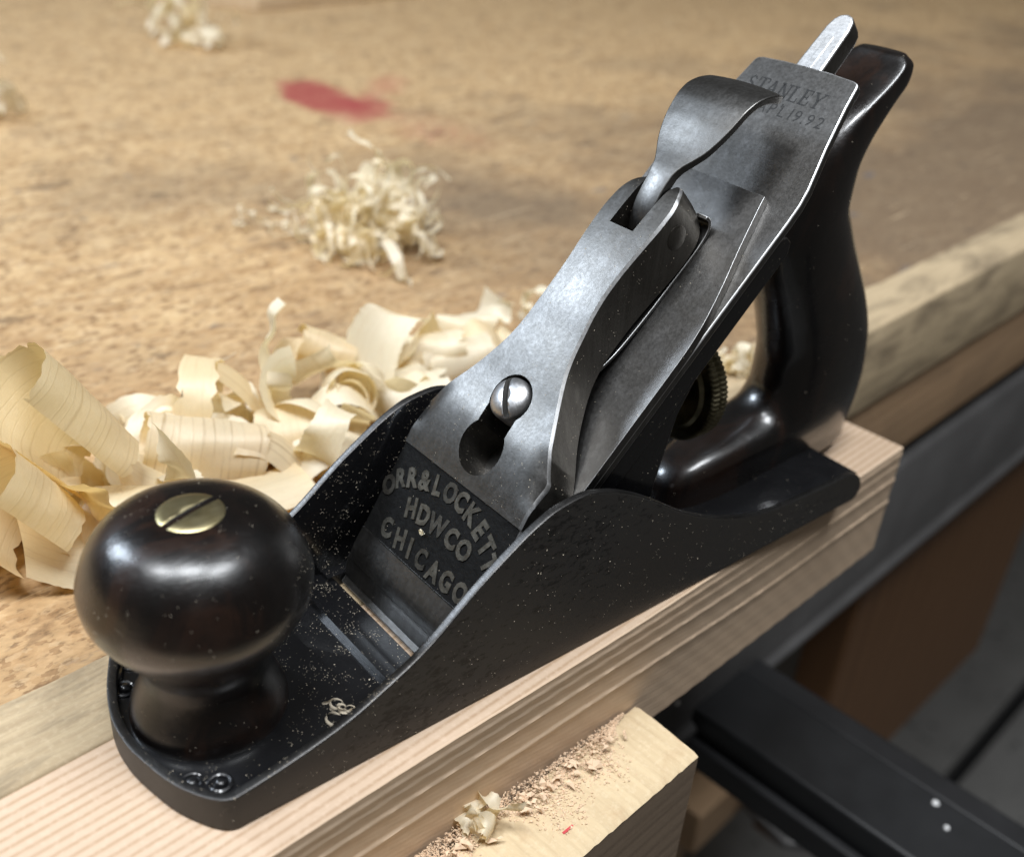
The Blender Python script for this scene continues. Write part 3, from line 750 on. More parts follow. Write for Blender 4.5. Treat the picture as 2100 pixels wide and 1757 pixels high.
n0 = len(V); F = grid_faces(len(ss), ncol); mi = [1 if (i % (ncol-1)) in (0, ncol-2) else 0 for i in range(len(F))]
for s in ss:
    w = lw(s)
    for k in range(ncol): V.append(st(s, -w + 2*w*k/(ncol-1), lb(s)))
F += grid_faces(len(ss), ncol, n0); mi += [2]*(len(F)-len(mi))
for i in range(len(ss)-1):
    for k in (0, ncol-1): F.append((i*ncol+k, (i+1)*ncol+k, n0+(i+1)*ncol+k, n0+i*ncol+k)); mi.append(2)
for i in (0, len(ss)-1):
    for k in range(ncol-1): F.append((i*ncol+k, i*ncol+k+1, n0+i*ncol+k+1, n0+i*ncol+k)); mi.append(2)
levercap = obj('lever_cap', V, F, [MAT['steel_cap'], MAT['steel_bright'], MAT['steel_flank']], plane, smooth=40, midx=mi)
KC = -1.1
circ = lambda cs, cy, r, n=40: [(cs + r*math.cos(2*math.pi*k/n), cy + r*math.sin(2*math.pi*k/n)) for k in range(n)]
def keyhole():
    pts = []
    r1, r2 = 5.6, 5.0; c1, c2 = 79.3, 90.0; hw = 4.1
    a1 = math.asin(hw/r1); a2 = math.asin(hw/r2)
    for k in range(25):
        a = a1 + (2*math.pi-2*a1)*k/24; pts.append((c1 + r1*math.cos(a), KC + r1*math.sin(a)))
    for k in range(25):
        a = -(math.pi-a2) + (2*(math.pi-a2))*k/24; pts.append((c2 + r2*math.cos(a), KC + 0.2 + r2*math.sin(a)))
    return pts
cutter = obj('cutter', *prism(keyhole(), lambda s, y, t: st(s, y, t), -45, -10), [MAT['steel_cap'], MAT['steel_bright'], MAT['steel_flank']], None, midx=[2]*52)
cut(levercap, cutter)
cutter = obj('cutter', *prism([(129.1, -3.1), (150, -3.3), (150, 3.5), (129.1, 3.2)], lambda s, y, t: st(s, y, t), -29.5, -10), [MAT['steel_cap'], MAT['steel_bright'], MAT['steel_flank']], None, midx=[2]*6)
cut(levercap, cutter)
levercap.data.polygons.foreach_set('use_smooth', [True]*len(levercap.data.polygons))
levercap.data.set_sharp_from_angle(angle=math.radians(38))

# black lettering field and its raised letters
V = []; fs = [51.75 + (71.05-51.75)*i/12 for i in range(13)]; fy = [-18.3 + 36.6*k/24 for k in range(25)]
for s in fs:
    for y in fy: V.append(st(s, y, lever_top(s, y) + 0.06 + (rng.uniform(-0.03, 0.05))))
n0 = len(V); F = grid_faces(13, 25)
for s in fs:
    for y in fy: V.append(st(s, y, lever_top(s, y) - 0.2))
F += grid_faces(13, 25, n0)
for i in range(12):
    for k in (0, 24): F.append((i*25+k, (i+1)*25+k, n0+(i+1)*25+k, n0+i*25+k))
for i in (0, 12):
    for k in range(24): F.append((i*25+k, i*25+k+1, n0+i*25+k+1, n0+i*25+k))
obj('lettering_field', V, F, MAT['field'], levercap)

def glyph(ch, size, offset, res=3):
    cu = bpy.data.curves.new('t', 'FONT'); cu.body = ch; cu.size = size; cu.offset = offset; cu.resolution_u = res
    cu.align_x = 'CENTER'; cu.align_y = 'CENTER'; cu.extrude = 0.5
    o = bpy.data.objects.new('t', cu); C.objects.link(o)
    bpy.context.view_layer.update()
    me = bpy.data.meshes.new_from_object(o.evaluated_get(bpy.context.evaluated_depsgraph_get()))
    V = [v.co.copy() for v in me.vertices]; F = [tuple(p.vertices) for p in me.polygons]
    bpy.data.objects.remove(o); bpy.data.curves.remove(cu); bpy.data.meshes.remove(me)
    xs_ = [v.x for v in V]; ys_ = [v.y for v in V]
    cx, cy = (min(xs_)+max(xs_))/2, (min(ys_)+max(ys_))/2
    return [Vector((v.x-cx, v.y-cy, v.z)) for v in V], F
L = [('O', 17.0, 61.9, 40), ('R', 14.7, 64.6, 33), ('R', 11.6, 66.2, 27), ('&', 8.1, 67.3, 20), ('L', 4.5, 68.1, 15), ('O', 0.7, 68.5, 8), ('C', -3.0, 68.5, 0), ('K', -6.8, 67.8, -9), ('E', -10.3, 66.5, -20), ('T', -13.4, 64.8, -27), ('T', -15.9, 62.6, -36),
     ('H', 8.2, 61.2, 20), ('D', 4.2, 61.7, 14), ('W', -0.2, 61.8, 7), ('C', -5.0, 61.7, 3), ('O', -9.0, 61.5, 0),
     ('C', 11.9, 54.8, 20), ('H', 7.2, 54.8, 16), ('I', 3.6, 54.7, 12), ('C', -0.3, 54.6, 8), ('A', -4.6, 54.4, 5), ('G', -8.6, 54.6, 2), ('O', -12.9, 54.7, 0)]
gcache = {}
lj = random.Random(5)
for ch, y, s, lean in L:
    if ch not in gcache: gcache[ch] = glyph(ch, 5.3, 0.25)
    gv, gf = gcache[ch]; a = math.radians(lean); V = []; lift = lj.uniform(0.2, 0.42); tilt_ = lj.uniform(-0.05, 0.05)
    for v in gv:
        gx, gy = v.x*0.86 + lj.uniform(-0.07, 0.07), v.y*1.0 + lj.uniform(-0.07, 0.07)
        rx, ry = gx*math.cos(a) - gy*math.sin(a), gx*math.sin(a) + gy*math.cos(a)
        yy, ss_ = y - rx, s + ry
        V.append(st(ss_, yy, lever_top(ss_, yy) + (lift + tilt_*gx if v.z > 0 else -0.1)))
    obj('letter', V, gf, MAT[lj.choice(['letter', 'letter', 'letter_dull'])], levercap, smooth=30)

# lever, spring, pivot
tab = interp([(0, 130.6, -24.6, 2.5, 2.4), (1, 132.6, -22.6, 2.6, 2.6), (2, 135.5, -21.0, 2.65, 2.7), (3, 138.6, -20.1, 2.7, 2.7), (4, 141.6, -19.6, 2.85, 2.6), (5, 143.8, -19.5, 3.4, 2.4), (6, 146, -19.5, 4.7, 2.2), (7, 148.4, -19.4, 6.2, 2.1), (8, 151.4, -19.1, 7.4, 2.0), (9, 154.6, -18.8, 8.2, 2.0), (10, 158, -18.7, 8.65, 2.0), (11, 161, -19.2, 8.85, 2.0), (12, 163.6, -20.5, 8.9, 2.0), (13, 165.8, -22.3, 8.85, 2.1), (14, 167.4, -24.1, 8.7, 2.3), (15, 168.2, -25.5, 8.4, 2.0)])
nl, ncol = 91, 13
P = [tab(15*i/(nl-1)) for i in range(nl)]
V = []; Vb = []
for i, (s, t, w, th) in enumerate(P):
    a, b_ = P[max(i-1, 0)], P[min(i+1, nl-1)]
    d = Vector((b_[0]-a[0], b_[1]-a[1])).normalized(); nn = Vector((-d.y, d.x))
    for k in range(ncol):
        f = -1 + 2*k/(ncol-1); y = w*f
        cr = -0.5*f*f*(0.3 + 0.7*min(1, max(0, (i-30)/25))) if i > 24 else -0.25*f*f
        V.append(st(s + nn.x*cr, y - 0.2, t + nn.y*cr))
        thk = th*(1 - 0.25*f*f)
        Vb.append(st(s + nn.x*(cr-thk), y*0.985 - 0.2, t + nn.y*(cr-thk)))
n0 = len(V); V += Vb; F = grid_faces(nl, ncol) + grid_faces(nl, ncol, n0)
for i in range(nl-1):
    for k in (0, ncol-1): F.append((i*ncol+k, (i+1)*ncol+k, n0+(i+1)*ncol+k, n0+i*ncol+k))
for i in (0, nl-1):
    for k in range(ncol-1): F.append((i*ncol+k, i*ncol+k+1, n0+i*ncol+k+1, n0+i*ncol+k))
obj('cam_lever', V, F, [MAT['steel_cap'], MAT['steel_bright']], levercap, smooth=50, bevel=(0.35, 3, None, 50))
sp = [(104, -32.2), (110, -33.6), (118, -34.3), (128, -34.6), (136, -34.7), (140.2, -33.9), (141.8, -32.2), (141.6, -30.4)]
P = catmull([(a, b_, 0) for a, b_ in sp], 6); V = []; Vb = []
for i, p in enumerate(P):
    d = (P[min(i+1, len(P)-1)] - P[max(i-1, 0)]).normalized(); nn = Vector((-d.y, d.x, 0))
    for y in (-7.3, 0, 7.3):
        V.append(st(p.x, y, p.y)); Vb.append(st(p.x + nn.x*0.7, y, p.y + nn.y*0.7))
n0 = len(V); V += Vb; n = len(P); F = grid_faces(n, 3) + grid_faces(n, 3, n0)
for i in range(n-1):
    for k in (0, 2): F.append((i*3+k, (i+1)*3+k, n0+(i+1)*3+k, n0+i*3+k))
for i in (0, n-1):
    for k in range(2): F.append((i*3+k, i*3+k+1, n0+i*3+k+1, n0+i*3+k))
obj('spring', V, F, [MAT['steel'], MAT['steel_bright']], levercap, smooth=40, bevel=(0.12, 2, 1, 50))
for sg in (-1, 1):
    V, F = lathe([(2.5, -0.3), (2.5, 0.05), (2.35, 0.14), (0.3, 0.16)], st(133.6, sg*(lw(133.6)), -26.2), ax=Vector((0, sg, 0)), e1=ES, n=28)
    obj('pivot_pin', V, F, MAT['steel_flank'], levercap)

# lever cap screw
V, F = lathe([(4.35, -4), (4.4, -0.6), (4.3, 0.2), (3.8, 0.9), (2.9, 1.4), (1.6, 1.75), (0.3, 1.85)], st(90.0, KC + 0.3, -23.0), ax=ET, e1=ES, n=64)
scr = obj('lever_cap_screw', V, F, MAT['screw'], plane, smooth=50)
ang = math.radians(38)
frs = lambda p: st(90.0, KC + 0.3, -23.0) + (ES*math.cos(ang) + Vector((0, 1, 0))*math.sin(ang))*p[0] + (-ES*math.sin(ang) + Vector((0, 1, 0))*math.cos(ang))*p[1] + ET*p[2]
cut(scr, obj('cutter', *box((-7, -0.62, 0.35), (7, 0.62, 4), frs), MAT['slot'], None))
V, F = box((-4.2, -0.6, 0.2), (4.2, 0.6, 0.42), frs)
obj('slot_floor', V, F, MAT['slot'], scr)
V, F = lathe([(2.2, -16), (2.2, -3)], st(90.0, KC + 0.3, -23.0), ax=ET, e1=ES, n=20)
obj('screw_shank', V, F, MAT['steel_flank'], scr)

# lateral adjusting lever
fin = [(172, 3.4), (181, 3.4), (188, 3.15), (193, 2.9), (195, 2.4), (196.2, 1.5), (196.6, 0.3)]
poly = [(s, 0.7 - y) for s, y in fin] + [(s, 0.7 + y) for s, y in reversed(fin)]
V, F = prism(poly, lambda s, y, t: st(s, y, t), -42.8, -38.0)
lat = obj('lateral_lever', V, F, [MAT['steel_bright'], MAT['steel_flank']], plane, smooth=40, midx=[1, 0] + [1]*len(poly), bevel=(0.45, 3, 0))
V, F = box((180.5, -0.2, -38.25), (190.8, 1.5, -37.85), lambda p: st(p[0], p[1] + 0.1, p[2]))
obj('raised_panel', V, F, MAT['steel_bright'], lat, bevel=(0.15, 2))

# stamp on the iron, built as strokes with slab serifs
def stroke(a, b_, w):
    a, b_ = Vector(a), Vector(b_); d = (b_-a).normalized(); n_ = Vector((-d.y, d.x))*w/2
    return [a-n_, b_-n_, b_+n_, a+n_]
GL = {'N': [((0.12, 0), (0.12, 1), .13), ((0.12, 1), (0.72, 0), .17), ((0.72, 0), (0.72, 1), .09), ((-.03, 1), (.24, 1), .08), ((-.03, 0), (.3, 0), .08), ((.55, 1), (.88, 1), .08)],
      'L': [((.15, 0), (.15, 1), .17), ((0, 1), (.36, 1), .08), ((0, 0), (.62, 0), .08), ((.62, 0), (.66, .3), .08)],
      'E': [((.15, 0), (.15, 1), .17), ((0, 1), (.62, 1), .08), ((.62, 1), (.64, .72), .08), ((.15, .5), (.45, .5), .08), ((.45, .36), (.45, .64), .07), ((0, 0), (.66, 0), .08), ((.66, 0), (.7, .3), .08)],
      'Y': [((.1, 1), (.42, .48), .17), ((.78, 1), (.42, .48), .09), ((.42, 0), (.42, .5), .17), ((-.05, 1), (.3, 1), .08), ((.6, 1), (.93, 1), .08), ((.22, 0), (.62, 0), .08)],
      'A': [((.1, 0), (.42, 1), .09), ((.42, 1), (.76, 0), .17), ((.22, .35), (.62, .35), .08), ((-.04, 0), (.26, 0), .08), ((.56, 0), (.92, 0), .08)],
      'T': [((.4, 0), (.4, 1), .17), ((.02, 1), (.78, 1), .08), ((.02, 1), (.02, .72), .08), ((.78, 1), (.78, .72), .08), ((.2, 0), (.6, 0), .08)],
      'S': [((.62, .78), (.4, .98), .1), ((.4, .98), (.16, .8), .12), ((.16, .8), (.26, .56), .14), ((.26, .56), (.56, .42), .15), ((.56, .42), (.64, .2), .14), ((.64, .2), (.38, .02), .12), ((.38, .02), (.1, .24), .1)]}
x = 11.1
for ch in 'STANLEY':
    parts = []
    for a, b_, w in GL[ch]:
        pl = stroke(a, b_, w)
        parts.append(prism([(p.x, p.y) for p in pl], lambda u, v, t: st(173.6 + 3.5*v, x - 3.15*u, t), -37.1, -36.965))
    V, F, _ = join(*parts)
    obj('stamped_letter', V, F, MAT['stamp'], iron, smooth=None)
    x -= 3.15*(0.98 if ch in 'NAY' else 0.86)
for ch, y, w in (('P', 11.6, 0), ('A', 9.3, 0), ('T', 7.0, 0), ('.', 5.4, 0), ('A', 3.6, 0), ('P', 1.0, 0), ("'", -0.6, 1), ('L', -1.6, 0), ('1', -3.7, 0), ('9', -5.4, 0), ('.', -7.0, -1), ('9', -8.5, 0), ('2', -10.9, 0)):
    gv, gf = glyph(ch, 3.9, -0.03)
    V = [st(170.9 + v.y*1.0 + w*1.2, y - v.x*0.95, -36.965 if v.z > 0 else -37.1) for v in gv]
    obj('stamped_letter', V, gf, MAT['stamp'], iron, smooth=None)

# ------------------------------------------------------------------ wood shavings
def curl(c, axis, e1, r0, r1, turns, width, a0=0.0, helix=0.0, taper=(1, 1), rag=0.3, nu=None, nv=8, seed=0, tail=0.0, squash=1.0, wave=0.0, cone=0.0):
    """rolled ribbon: spiral about `axis` through c (scene mm); optional straight tail at the end"""
    r = random.Random(seed)
    axis = Vector(axis).normalized(); e1 = Vector(e1); e1 = (e1 - axis*e1.dot(axis)).normalized(); e2 = axis.cross(e1)
    nu = nu or max(20, int(abs(turns)*40) + (10 if tail else 0))
    ph = [(r.uniform(1.5, 5), r.uniform(0, 6.28), r.uniform(-1, 1)) for _ in range(4)]
    nt = 12 if tail else 0
    pts = []; L = 0; last = None
    for i in range(nu + nt):
        if i < nu:
            f = i/(nu-1); a = a0 + turns*2*math.pi*f; rr = r0 + (r1-r0)*f
            p = e1*rr*math.cos(a) + e2*rr*math.sin(a)*squash
            if i == nu-1: a_end = a; p_end = p
        else:
            k = (i-nu+1)/nt; sgn = 1 if turns > 0 else -1
            tan = (e1*-math.sin(a_end) + e2*math.cos(a_end)*squash)*sgn; rad = (e1*math.cos(a_end) + e2*math.sin(a_end))
            p = p_end + tan*tail*k + rad*tail*0.35*k*k; f = 1
        if last is not None: L += (p-last).length
        last = p; pts.append((p, L, i/(nu+nt-1)))
    V, UV = [], []
    for p, l, f in pts:
        w = width*(taper[0] + (taper[1]-taper[0])*f)
        ed = [sum(am*math.sin(fr_*l*0.35 + p0 + q*2.1) for fr_, p0, am in ph)*rag*0.35 + r.uniform(-rag, rag)*0.4 - (r.uniform(0, 2.2)*rag if r.random() < 0.08 else 0)*(1 if q else -1) for q in (0, 1)]
        for k in range(nv):
            v = -1 + 2*k/(nv-1)
            off = v*w/2 + (ed[0] if k == 0 else ed[1] if k == nv-1 else 0) + helix*(f-0.5)
            bulge = wave*math.sin(l*0.5 + v*2 + seed) + cone*v + 0.14*math.sin(l*0.8 + v*3.1 + seed*2) + 0.10*math.sin(v*7 + l*0.25 + seed)
            d = p.normalized() if p.length > 1e-6 else Vector((0, 0, 1))
            V.append(Vector(c) + p + d*bulge + axis*off); UV.append((l, off + 40 + seed))
    return V, grid_faces(len(pts), nv), UV

def strip_ribbon(path, wdirs, width, n=14, nv=7, rag=0.3, seed=0, bend=0.0):
    r = random.Random(seed); P = catmull(path, n); W = catmull(wdirs, n); V, UV = [], []; l = 0
    for i, p in enumerate(P):
        if i: l += (p-P[i-1]).length
        w = W[i].normalized(); t = (P[min(i+1, len(P)-1)] - P[max(i-1, 0)]).normalized(); nn = t.cross(w)
        ww = width if isinstance(width, (int, float)) else width[0] + (width[1]-width[0])*i/(len(P)-1)
        for k in range(nv):
            v = -1 + 2*k/(nv-1); e = r.uniform(-rag, rag)*0.4 if k in (0, nv-1) else 0
            V.append(p + w*(v*ww/2 + e) + nn*(bend*(1-v*v))); UV.append((l, v*ww/2 + 40 + seed))
    return V, grid_faces(len(P), nv), UV

def crumple(c, L, w, seed, turn, floor_z=0.3, nseg=7, up=1.0, twist=0.35, flip=0.25, nv=7):
    """loose ribbon: a curving path with a turning width direction"""
    r = random.Random(seed)
    an = r.uniform(0, 6.28); d = Vector((math.cos(an), math.sin(an), 0)); u = (Vector((0, 0, 1)) + d.orthogonal()*r.uniform(-0.4, 0.4)*up).normalized()
    wd = d.cross(u).normalized(); th = r.uniform(-0.6, 2.2); sgn = r.choice((-1, 1)); P = [Vector(c)]; W = [wd]
    tw = 0.0; drift = r.uniform(-0.35, 0.35)
    for k in range(nseg):
        if r.random() < flip: sgn = -sgn
        th += sgn*r.uniform(0.6, 1.3)*turn; tw += r.gauss(0, twist)
        p = P[-1] + (d*math.cos(th) + u*math.sin(th) + wd*drift)*(L/nseg)
        if p.z < floor_z: p.z = floor_z + r.uniform(0, 0.6)
        P.append(p); t_ = (P[-1]-P[-2]).normalized(); W.append((Matrix.Rotation(tw, 3, t_) @ wd))
    return strip_ribbon(P, W, (w, w*r.uniform(0.5, 1.0)), n=6, nv=nv, rag=min(0.7, w*0.1), seed=seed, bend=r.uniform(-0.1, 0.15)*w)

def shaving(data, label, mat='shave', group='shavings piled on the bench', th=0.09, cat='wood shaving', name='wood_shaving', parent=None):
    V, F, UV = data
    lo = min(range(len(V)), key=lambda i: V[i].z)
    o = obj(name, V, F, MAT[mat], parent, smooth=80, uvs=UV, origin=None if parent else tuple(V[lo]))
    if parent is None: tag(o, label, cat, group)
    return o

B = lambda x, y, z: bn((x, y, z))
bd = lambda x, y, z: BX*x + BY_*y + Vector((0, 0, z))     # direction in the bench frame
sh = shaving
# big loop at the left edge
sh(curl(B(21.5, 56.5, 29), bd(-0.55, 0.15, 0.82), bd(0.35, 0.9, 0.1), 9.0, 11.5, 0.84, 29, a0=3.5, rag=0.6, nv=14, seed=1, squash=0.85, nu=60, cone=0.8), 'broad cream shaving tube standing tilted and tall at the photo\'s left edge', 'shave_soft')
sh(curl(B(7, 49, 18), bd(-0.55, 0.1, 0.8), bd(0.35, 0.9, 0.1), 8.0, 10.5, 0.8, 20, a0=3.5, rag=0.5, nv=10, seed=2, cone=0.6), 'cream shaving curling low at the left edge below the tall tube', 'shave')
# roll in the middle with its tail
sh(curl(B(53.5, 58, 10.6), bd(0.86, -0.42, -0.26), bd(0.3, 0.3, 0.9), 5.2, 7.8, 0.80, 27.5, a0=-2.9, rag=0.35, nv=14, seed=3, squash=0.9, nu=60, tail=7), 'tightly rolled cream shaving with growth lines just behind the knob', 'shave_lined')
sh(strip_ribbon([B(60, 52, 12.4), B(66, 49.5, 10), B(70.5, 46.6, 4.5), B(73.5, 44, -0.1)], [bd(0.75, 0.55, 0.1)]*4, 10, seed=4, bend=1.4, nv=9), 'striped cream shaving tail slanting down from the roll behind the knob', 'shave_lined')
sh(curl(B(62, 74, 11), bd(0.75, -0.6, -0.1), bd(0, 0.2, 1), 12, 13, 0.55, 9, a0=-1.6, rag=0.6, nv=7, seed=5, squash=1.0), 'thin translucent shaving arch standing behind the tight roll', 'shave')
sh(strip_ribbon([B(66, 72, 21.5), B(71, 69, 16), B(75.5, 66, 8), B(80, 62, 1)], [bd(0.5, 0.7, 0.15), bd(0.6, 0.6, 0.1), bd(0.6, 0.6, 0), bd(0.5, 0.6, 0)], 7.5, seed=6, bend=1.0), 'narrow shaving flap sloping to the right of the thin arch')
sh(strip_ribbon([B(86, 74, 1), B(85.5, 75, 8), B(88, 76, 15), B(93, 76, 20), B(97, 75, 19)], [bd(0.75, -0.6, 0.1)]*5, (6, 8), seed=7, bend=0.8), 'upright narrow shaving ribbon rising in the middle of the pile')
sh(curl(B(100, 74, 15), bd(0.76, -0.5, -0.42), bd(0, 0.3, 1), 4.6, 5.2, 0.85, 15, a0=-1.2, rag=0.5, nv=9, seed=8), 'cream roll tipping down to the right at the pile\'s top')
sh(strip_ribbon([B(104, 62, 6), B(107, 64, 13), B(111.5, 65.5, 20), B(117, 66, 24.5), B(121, 65, 23)], [bd(0.62, -0.72, -0.2)]*5, 15, seed=9, bend=1.4, nv=11, rag=0.8), 'tall upright pale shaving sheet leaning right near the lever cap', 'shave2')
sh(curl(B(95, 56.5, 11.0), bd(-0.42, -0.76, 0.38), bd(0, 0.3, 1), 6.0, 6.6, 1.1, 12, a0=0.6, rag=0.6, nv=9, seed=10), 'open shaving tube whose round end faces the camera', 'shave2')
sh(curl(B(93.6, 54.0, 11.2), bd(-0.42, -0.76, 0.38), bd(0, 0.2, 1), 3.6, 5.0, 0.8, 6, a0=2.6, rag=1.2, nv=7, seed=11, wave=0.7), 'crinkled scrap tucked inside the open shaving tube', 'shave3')
sh(curl(B(112, 52, 5.5), bd(0.9, -0.35, 0.25), bd(0, 0.2, 1), 5.0, 6.2, 0.7, 22, a0=-1.2, rag=1.4, nv=14, seed=12, wave=0.7), 'ragged pale shaving roll lying beside the plane\'s far cheek', 'shave2')
sh(curl(B(136, 60, 6), bd(0.93, -0.3, 0.1), bd(0, 0.2, 1), 6.0, 7.0, 0.6, 20, a0=-1.0, rag=0.5, nv=10, seed=13), 'smooth white shaving roll touching the lever cap edge', 'shave2')
sh(curl(B(127, 65, 9.5), bd(0.88, -0.42, 0.12), bd(0, 0.2, 1), 4.6, 5.6, 0.8, 24, a0=-0.4, rag=1.4, nv=12, seed=14, wave=0.6), 'frayed cream shaving roll at the right end of the pile', 'shave2')
sh(strip_ribbon([B(32, 58, 16), B(36, 52, 10), B(46, 46, 5), B(58, 42, 3.4), B(70, 40, 4)], [bd(0.1, 0.5, 0.9), bd(0, 0.7, 0.7), bd(-0.1, 0.9, 0.4), bd(-0.1, 0.95, 0.3), bd(0, 1, 0.3)], (14, 12), seed=15, bend=1.0, nv=9), 'long cream shaving draped along the bench in front of the pile')
sh(strip_ribbon([B(6, 48, 12), B(14, 46, 5), B(24, 44, 2.5), B(36, 42, 4), B(44, 41, 7)], [bd(0.2, 0.6, 0.8), bd(0.1, 0.8, 0.6), bd(0, 1, 0.3), bd(0, 1, 0.4), bd(0.1, 0.9, 0.5)], 15, seed=16, bend=1.2, nv=9), 'broad cream shaving lying flat below the tall left loop')
sh(curl(B(30, 47, 7), bd(0.7, -0.7, 0.1), bd(0, 0, 1), 7, 9, 0.6, 17, a0=-0.6, rag=0.6, nv=9, seed=17), 'cupped cream shaving between the tall loop and the knob')
sh(curl(B(80, 58, 5.5), bd(0.85, -0.45, 0.1), bd(0, 0, 1), 5.5, 8, 0.55, 20, a0=-1.3, rag=1.2, nv=12, seed=18, wave=0.7), 'torn cream shaving between the tight roll and the far cheek')
sh(strip_ribbon([B(70, 46, 1), B(76, 44, 6), B(82, 42, 7.5), B(88, 40, 4)], [bd(0.5, 0.8, 0.2)]*4, 11, seed=19, bend=1.5, nv=9), 'crumpled white shaving scrap touching the far cheek\'s rim', 'shave2')
sh(curl(B(50, 76, 8.5), bd(0.3, -0.9, 0.1), bd(0, 0, 1), 2.6, 3.4, 1.2, 3, a0=0, rag=0.2, nv=5, seed=20), 'small ring-shaped curl standing behind the tight roll')
for k in range(44):
    x = rng.uniform(2, 150); y = rng.uniform(46, 76) if x < 100 else rng.uniform(54, 74)
    L_, w_ = rng.uniform(18, 40), rng.uniform(7, 20)
    sh(crumple(B(x, y, rng.uniform(0.5, 7)), L_, w_, 100+k, rng.uniform(0.45, 0.85)), 'crumpled cream shaving half buried in the shaving pile behind the plane', rng.choice(['shave', 'shave2', 'shave2', 'shave3']), 'half buried shavings in the pile')
for k in range(10):
    x, y = rng.uniform(40, 80), rng.uniform(66, 84)
    R_ = rng.uniform(1.2, 3.0)
    sh(curl(B(x, y, rng.uniform(3, 15)), bd(rng.uniform(-1, 1), rng.uniform(-1, 1), rng.uniform(-0.4, 0.4)), bd(0, 0.1, 1), R_, R_*rng.uniform(1, 1.8), rng.uniform(0.8, 2), rng.uniform(1.0, 2.4), helix=rng.uniform(0, 8), a0=rng.uniform(0, 6), rag=0.15, nv=4, seed=200+k, tail=rng.uniform(0, 8)),
       'thread-thin shaving curl at the back of the shaving pile', 'shave3', 'thread-thin curls behind the pile')

def tangle(name, label, c, rx, ry, rz, n, seed, wmin, wmax, lmin, lmax, turn=0.9):
    r = random.Random(seed)
    t = thing(name, label, 'shavings', c)
    for k in range(n):
        u = Vector((r.gauss(0, 0.5), r.gauss(0, 0.5), abs(r.gauss(0, 0.42))))
        if u.length > 1: u.normalize()
        w_ = r.uniform(wmin, wmax)*r.uniform(0.4, 1)
        p = Vector(c) + BX*u.x*rx + BY_*u.y*ry + Vector((0, 0, u.z*rz + 0.3))
        sh(crumple(p, r.uniform(lmin, lmax), w_, seed*7+k, turn*r.uniform(0.5, 1.3), c[2] + 0.2, nseg=9, twist=0.5, flip=0.12, nv=5), None, r.choice(['shave2', 'shave2', 'shave3']), parent=t, name='curl')
    return t
tangle('shaving_clump', 'loose ball of tangled fine curls on the bench, nearer than the red stain', B(183, 158, 0), 25, 20, 21, 150, 300, 1.4, 7.5, 14, 40, 0.75)
tangle('shaving_clump', 'small scatter of curl crumbs left of the tangled ball of curls', B(164, 198, 0), 14, 12, 2, 16, 400, 0.8, 2.4, 4, 12)
tangle('shaving_clump', 'pale curled shavings lying by the plank at the far end of the bench', B(300, 490, 0), 30, 34, 10, 16, 500, 6, 15, 25, 60, 0.75)
tangle('shaving_clump', 'lump of shavings on the bench at the photo\'s left edge, beyond the pile', B(126, 390, 0), 12, 12, 13, 18, 600, 7, 14, 25, 45, 0.7)
tangle('shaving_clump', 'shaving scraps seen through the gap between frog and rear handle', B(208, 12, 0), 5, 6, 8, 9, 700, 4, 9, 10, 20)
tangle('shaving_clump', 'shaving scraps peeking out beyond the lever cap\'s far edge', B(186, 74, 0), 6, 6, 5, 6, 720, 4, 8, 10, 22)
# scraps on the plane and on the jaw liner
t_ = thing('shaving_scrap', 'tiny looped shaving on the plane\'s bed between knob and near cheek', 'wood shaving', (32.5, -15.5, 4.5))
for k, (dx, dy, R_) in enumerate([(-2.0, -1.2, 1.3), (0.2, 1.6, 1.1), (0.6, 0.4, 0.7), (1.6, -0.8, 0.8), (2.2, -1.6, 0.6), (1.0, -0.2, 0.9)]):
    sh(curl((32.5+dx, -15.5+dy, 4.9), (0.25, 0.1*k-0.2, 1), (1, 0.3*k, 0), R_, R_*1.25, 1.1, 0.75, a0=k, rag=0.05, nv=3, seed=800+k, tail=1.6, nu=26), None, 'dust', parent=t_, name='curl')
tangle('shaving_scrap', 'tiny white curl stuck on the raised letters of the lever cap', st(58.2, 2.2, -29.3), 0.4, 0.4, 0.3, 5, 830, 0.3, 0.6, 1.5, 3.0)
tangle('shaving_scrap', 'greyish crumpled shaving on the jaw liner\'s sawdust', B(48.5, -44.5, -25), 2.6, 1.6, 3, 8, 850, 3, 7, 8, 14, 0.6)

# plank corner at the far end of the bench
plank = obj('pale_plank', *prism([(345, 640), (392, 548), (760, 566), (760, 900), (345, 900)], lambda x, y, z: bn((x, y, z)), -0.5, 9), MAT['plank'], origin=bn((500, 700, 0)), bevel=(1, 2))
tag(plank, 'pale flat plank whose corner shows at the far end of the bench', 'plank')

# ------------------------------------------------------------------ loose sawdust
def flakes(name, pts, mat, smin, smax, seed, kind='stuff', flat=0.35):
    r = random.Random(seed); V, F = [], []
    for p, n_ in pts:
        a = r.uniform(smin, smax); n_ = Vector(n_).normalized()
        t = n_.orthogonal().normalized(); b_ = n_.cross(t); an = r.uniform(0, 6.28)
        e1 = t*math.cos(an) + b_*math.sin(an); e2 = n_.cross(e1); k = len(V); st_ = r.uniform(0.3, 1.0); tl = r.uniform(-0.5, 0.8)
        V += [p - e1*a*0.5 - e2*a*0.4*st_, p + e1*a*0.5 - e2*a*0.3*st_ + n_*a*flat*tl, p + e1*a*0.35 + e2*a*0.4*st_, p - e1*a*0.4 + e2*a*0.35*st_ + n_*a*flat*0.4, p + n_*a*flat]
        F += [(k, k+1, k+4), (k+1, k+2, k+4), (k+2, k+3, k+4), (k+3, k, k+4)]
    o = obj(name, V, F, MAT[mat], None, smooth=None)
    o['kind'] = kind
    return o
pts = []
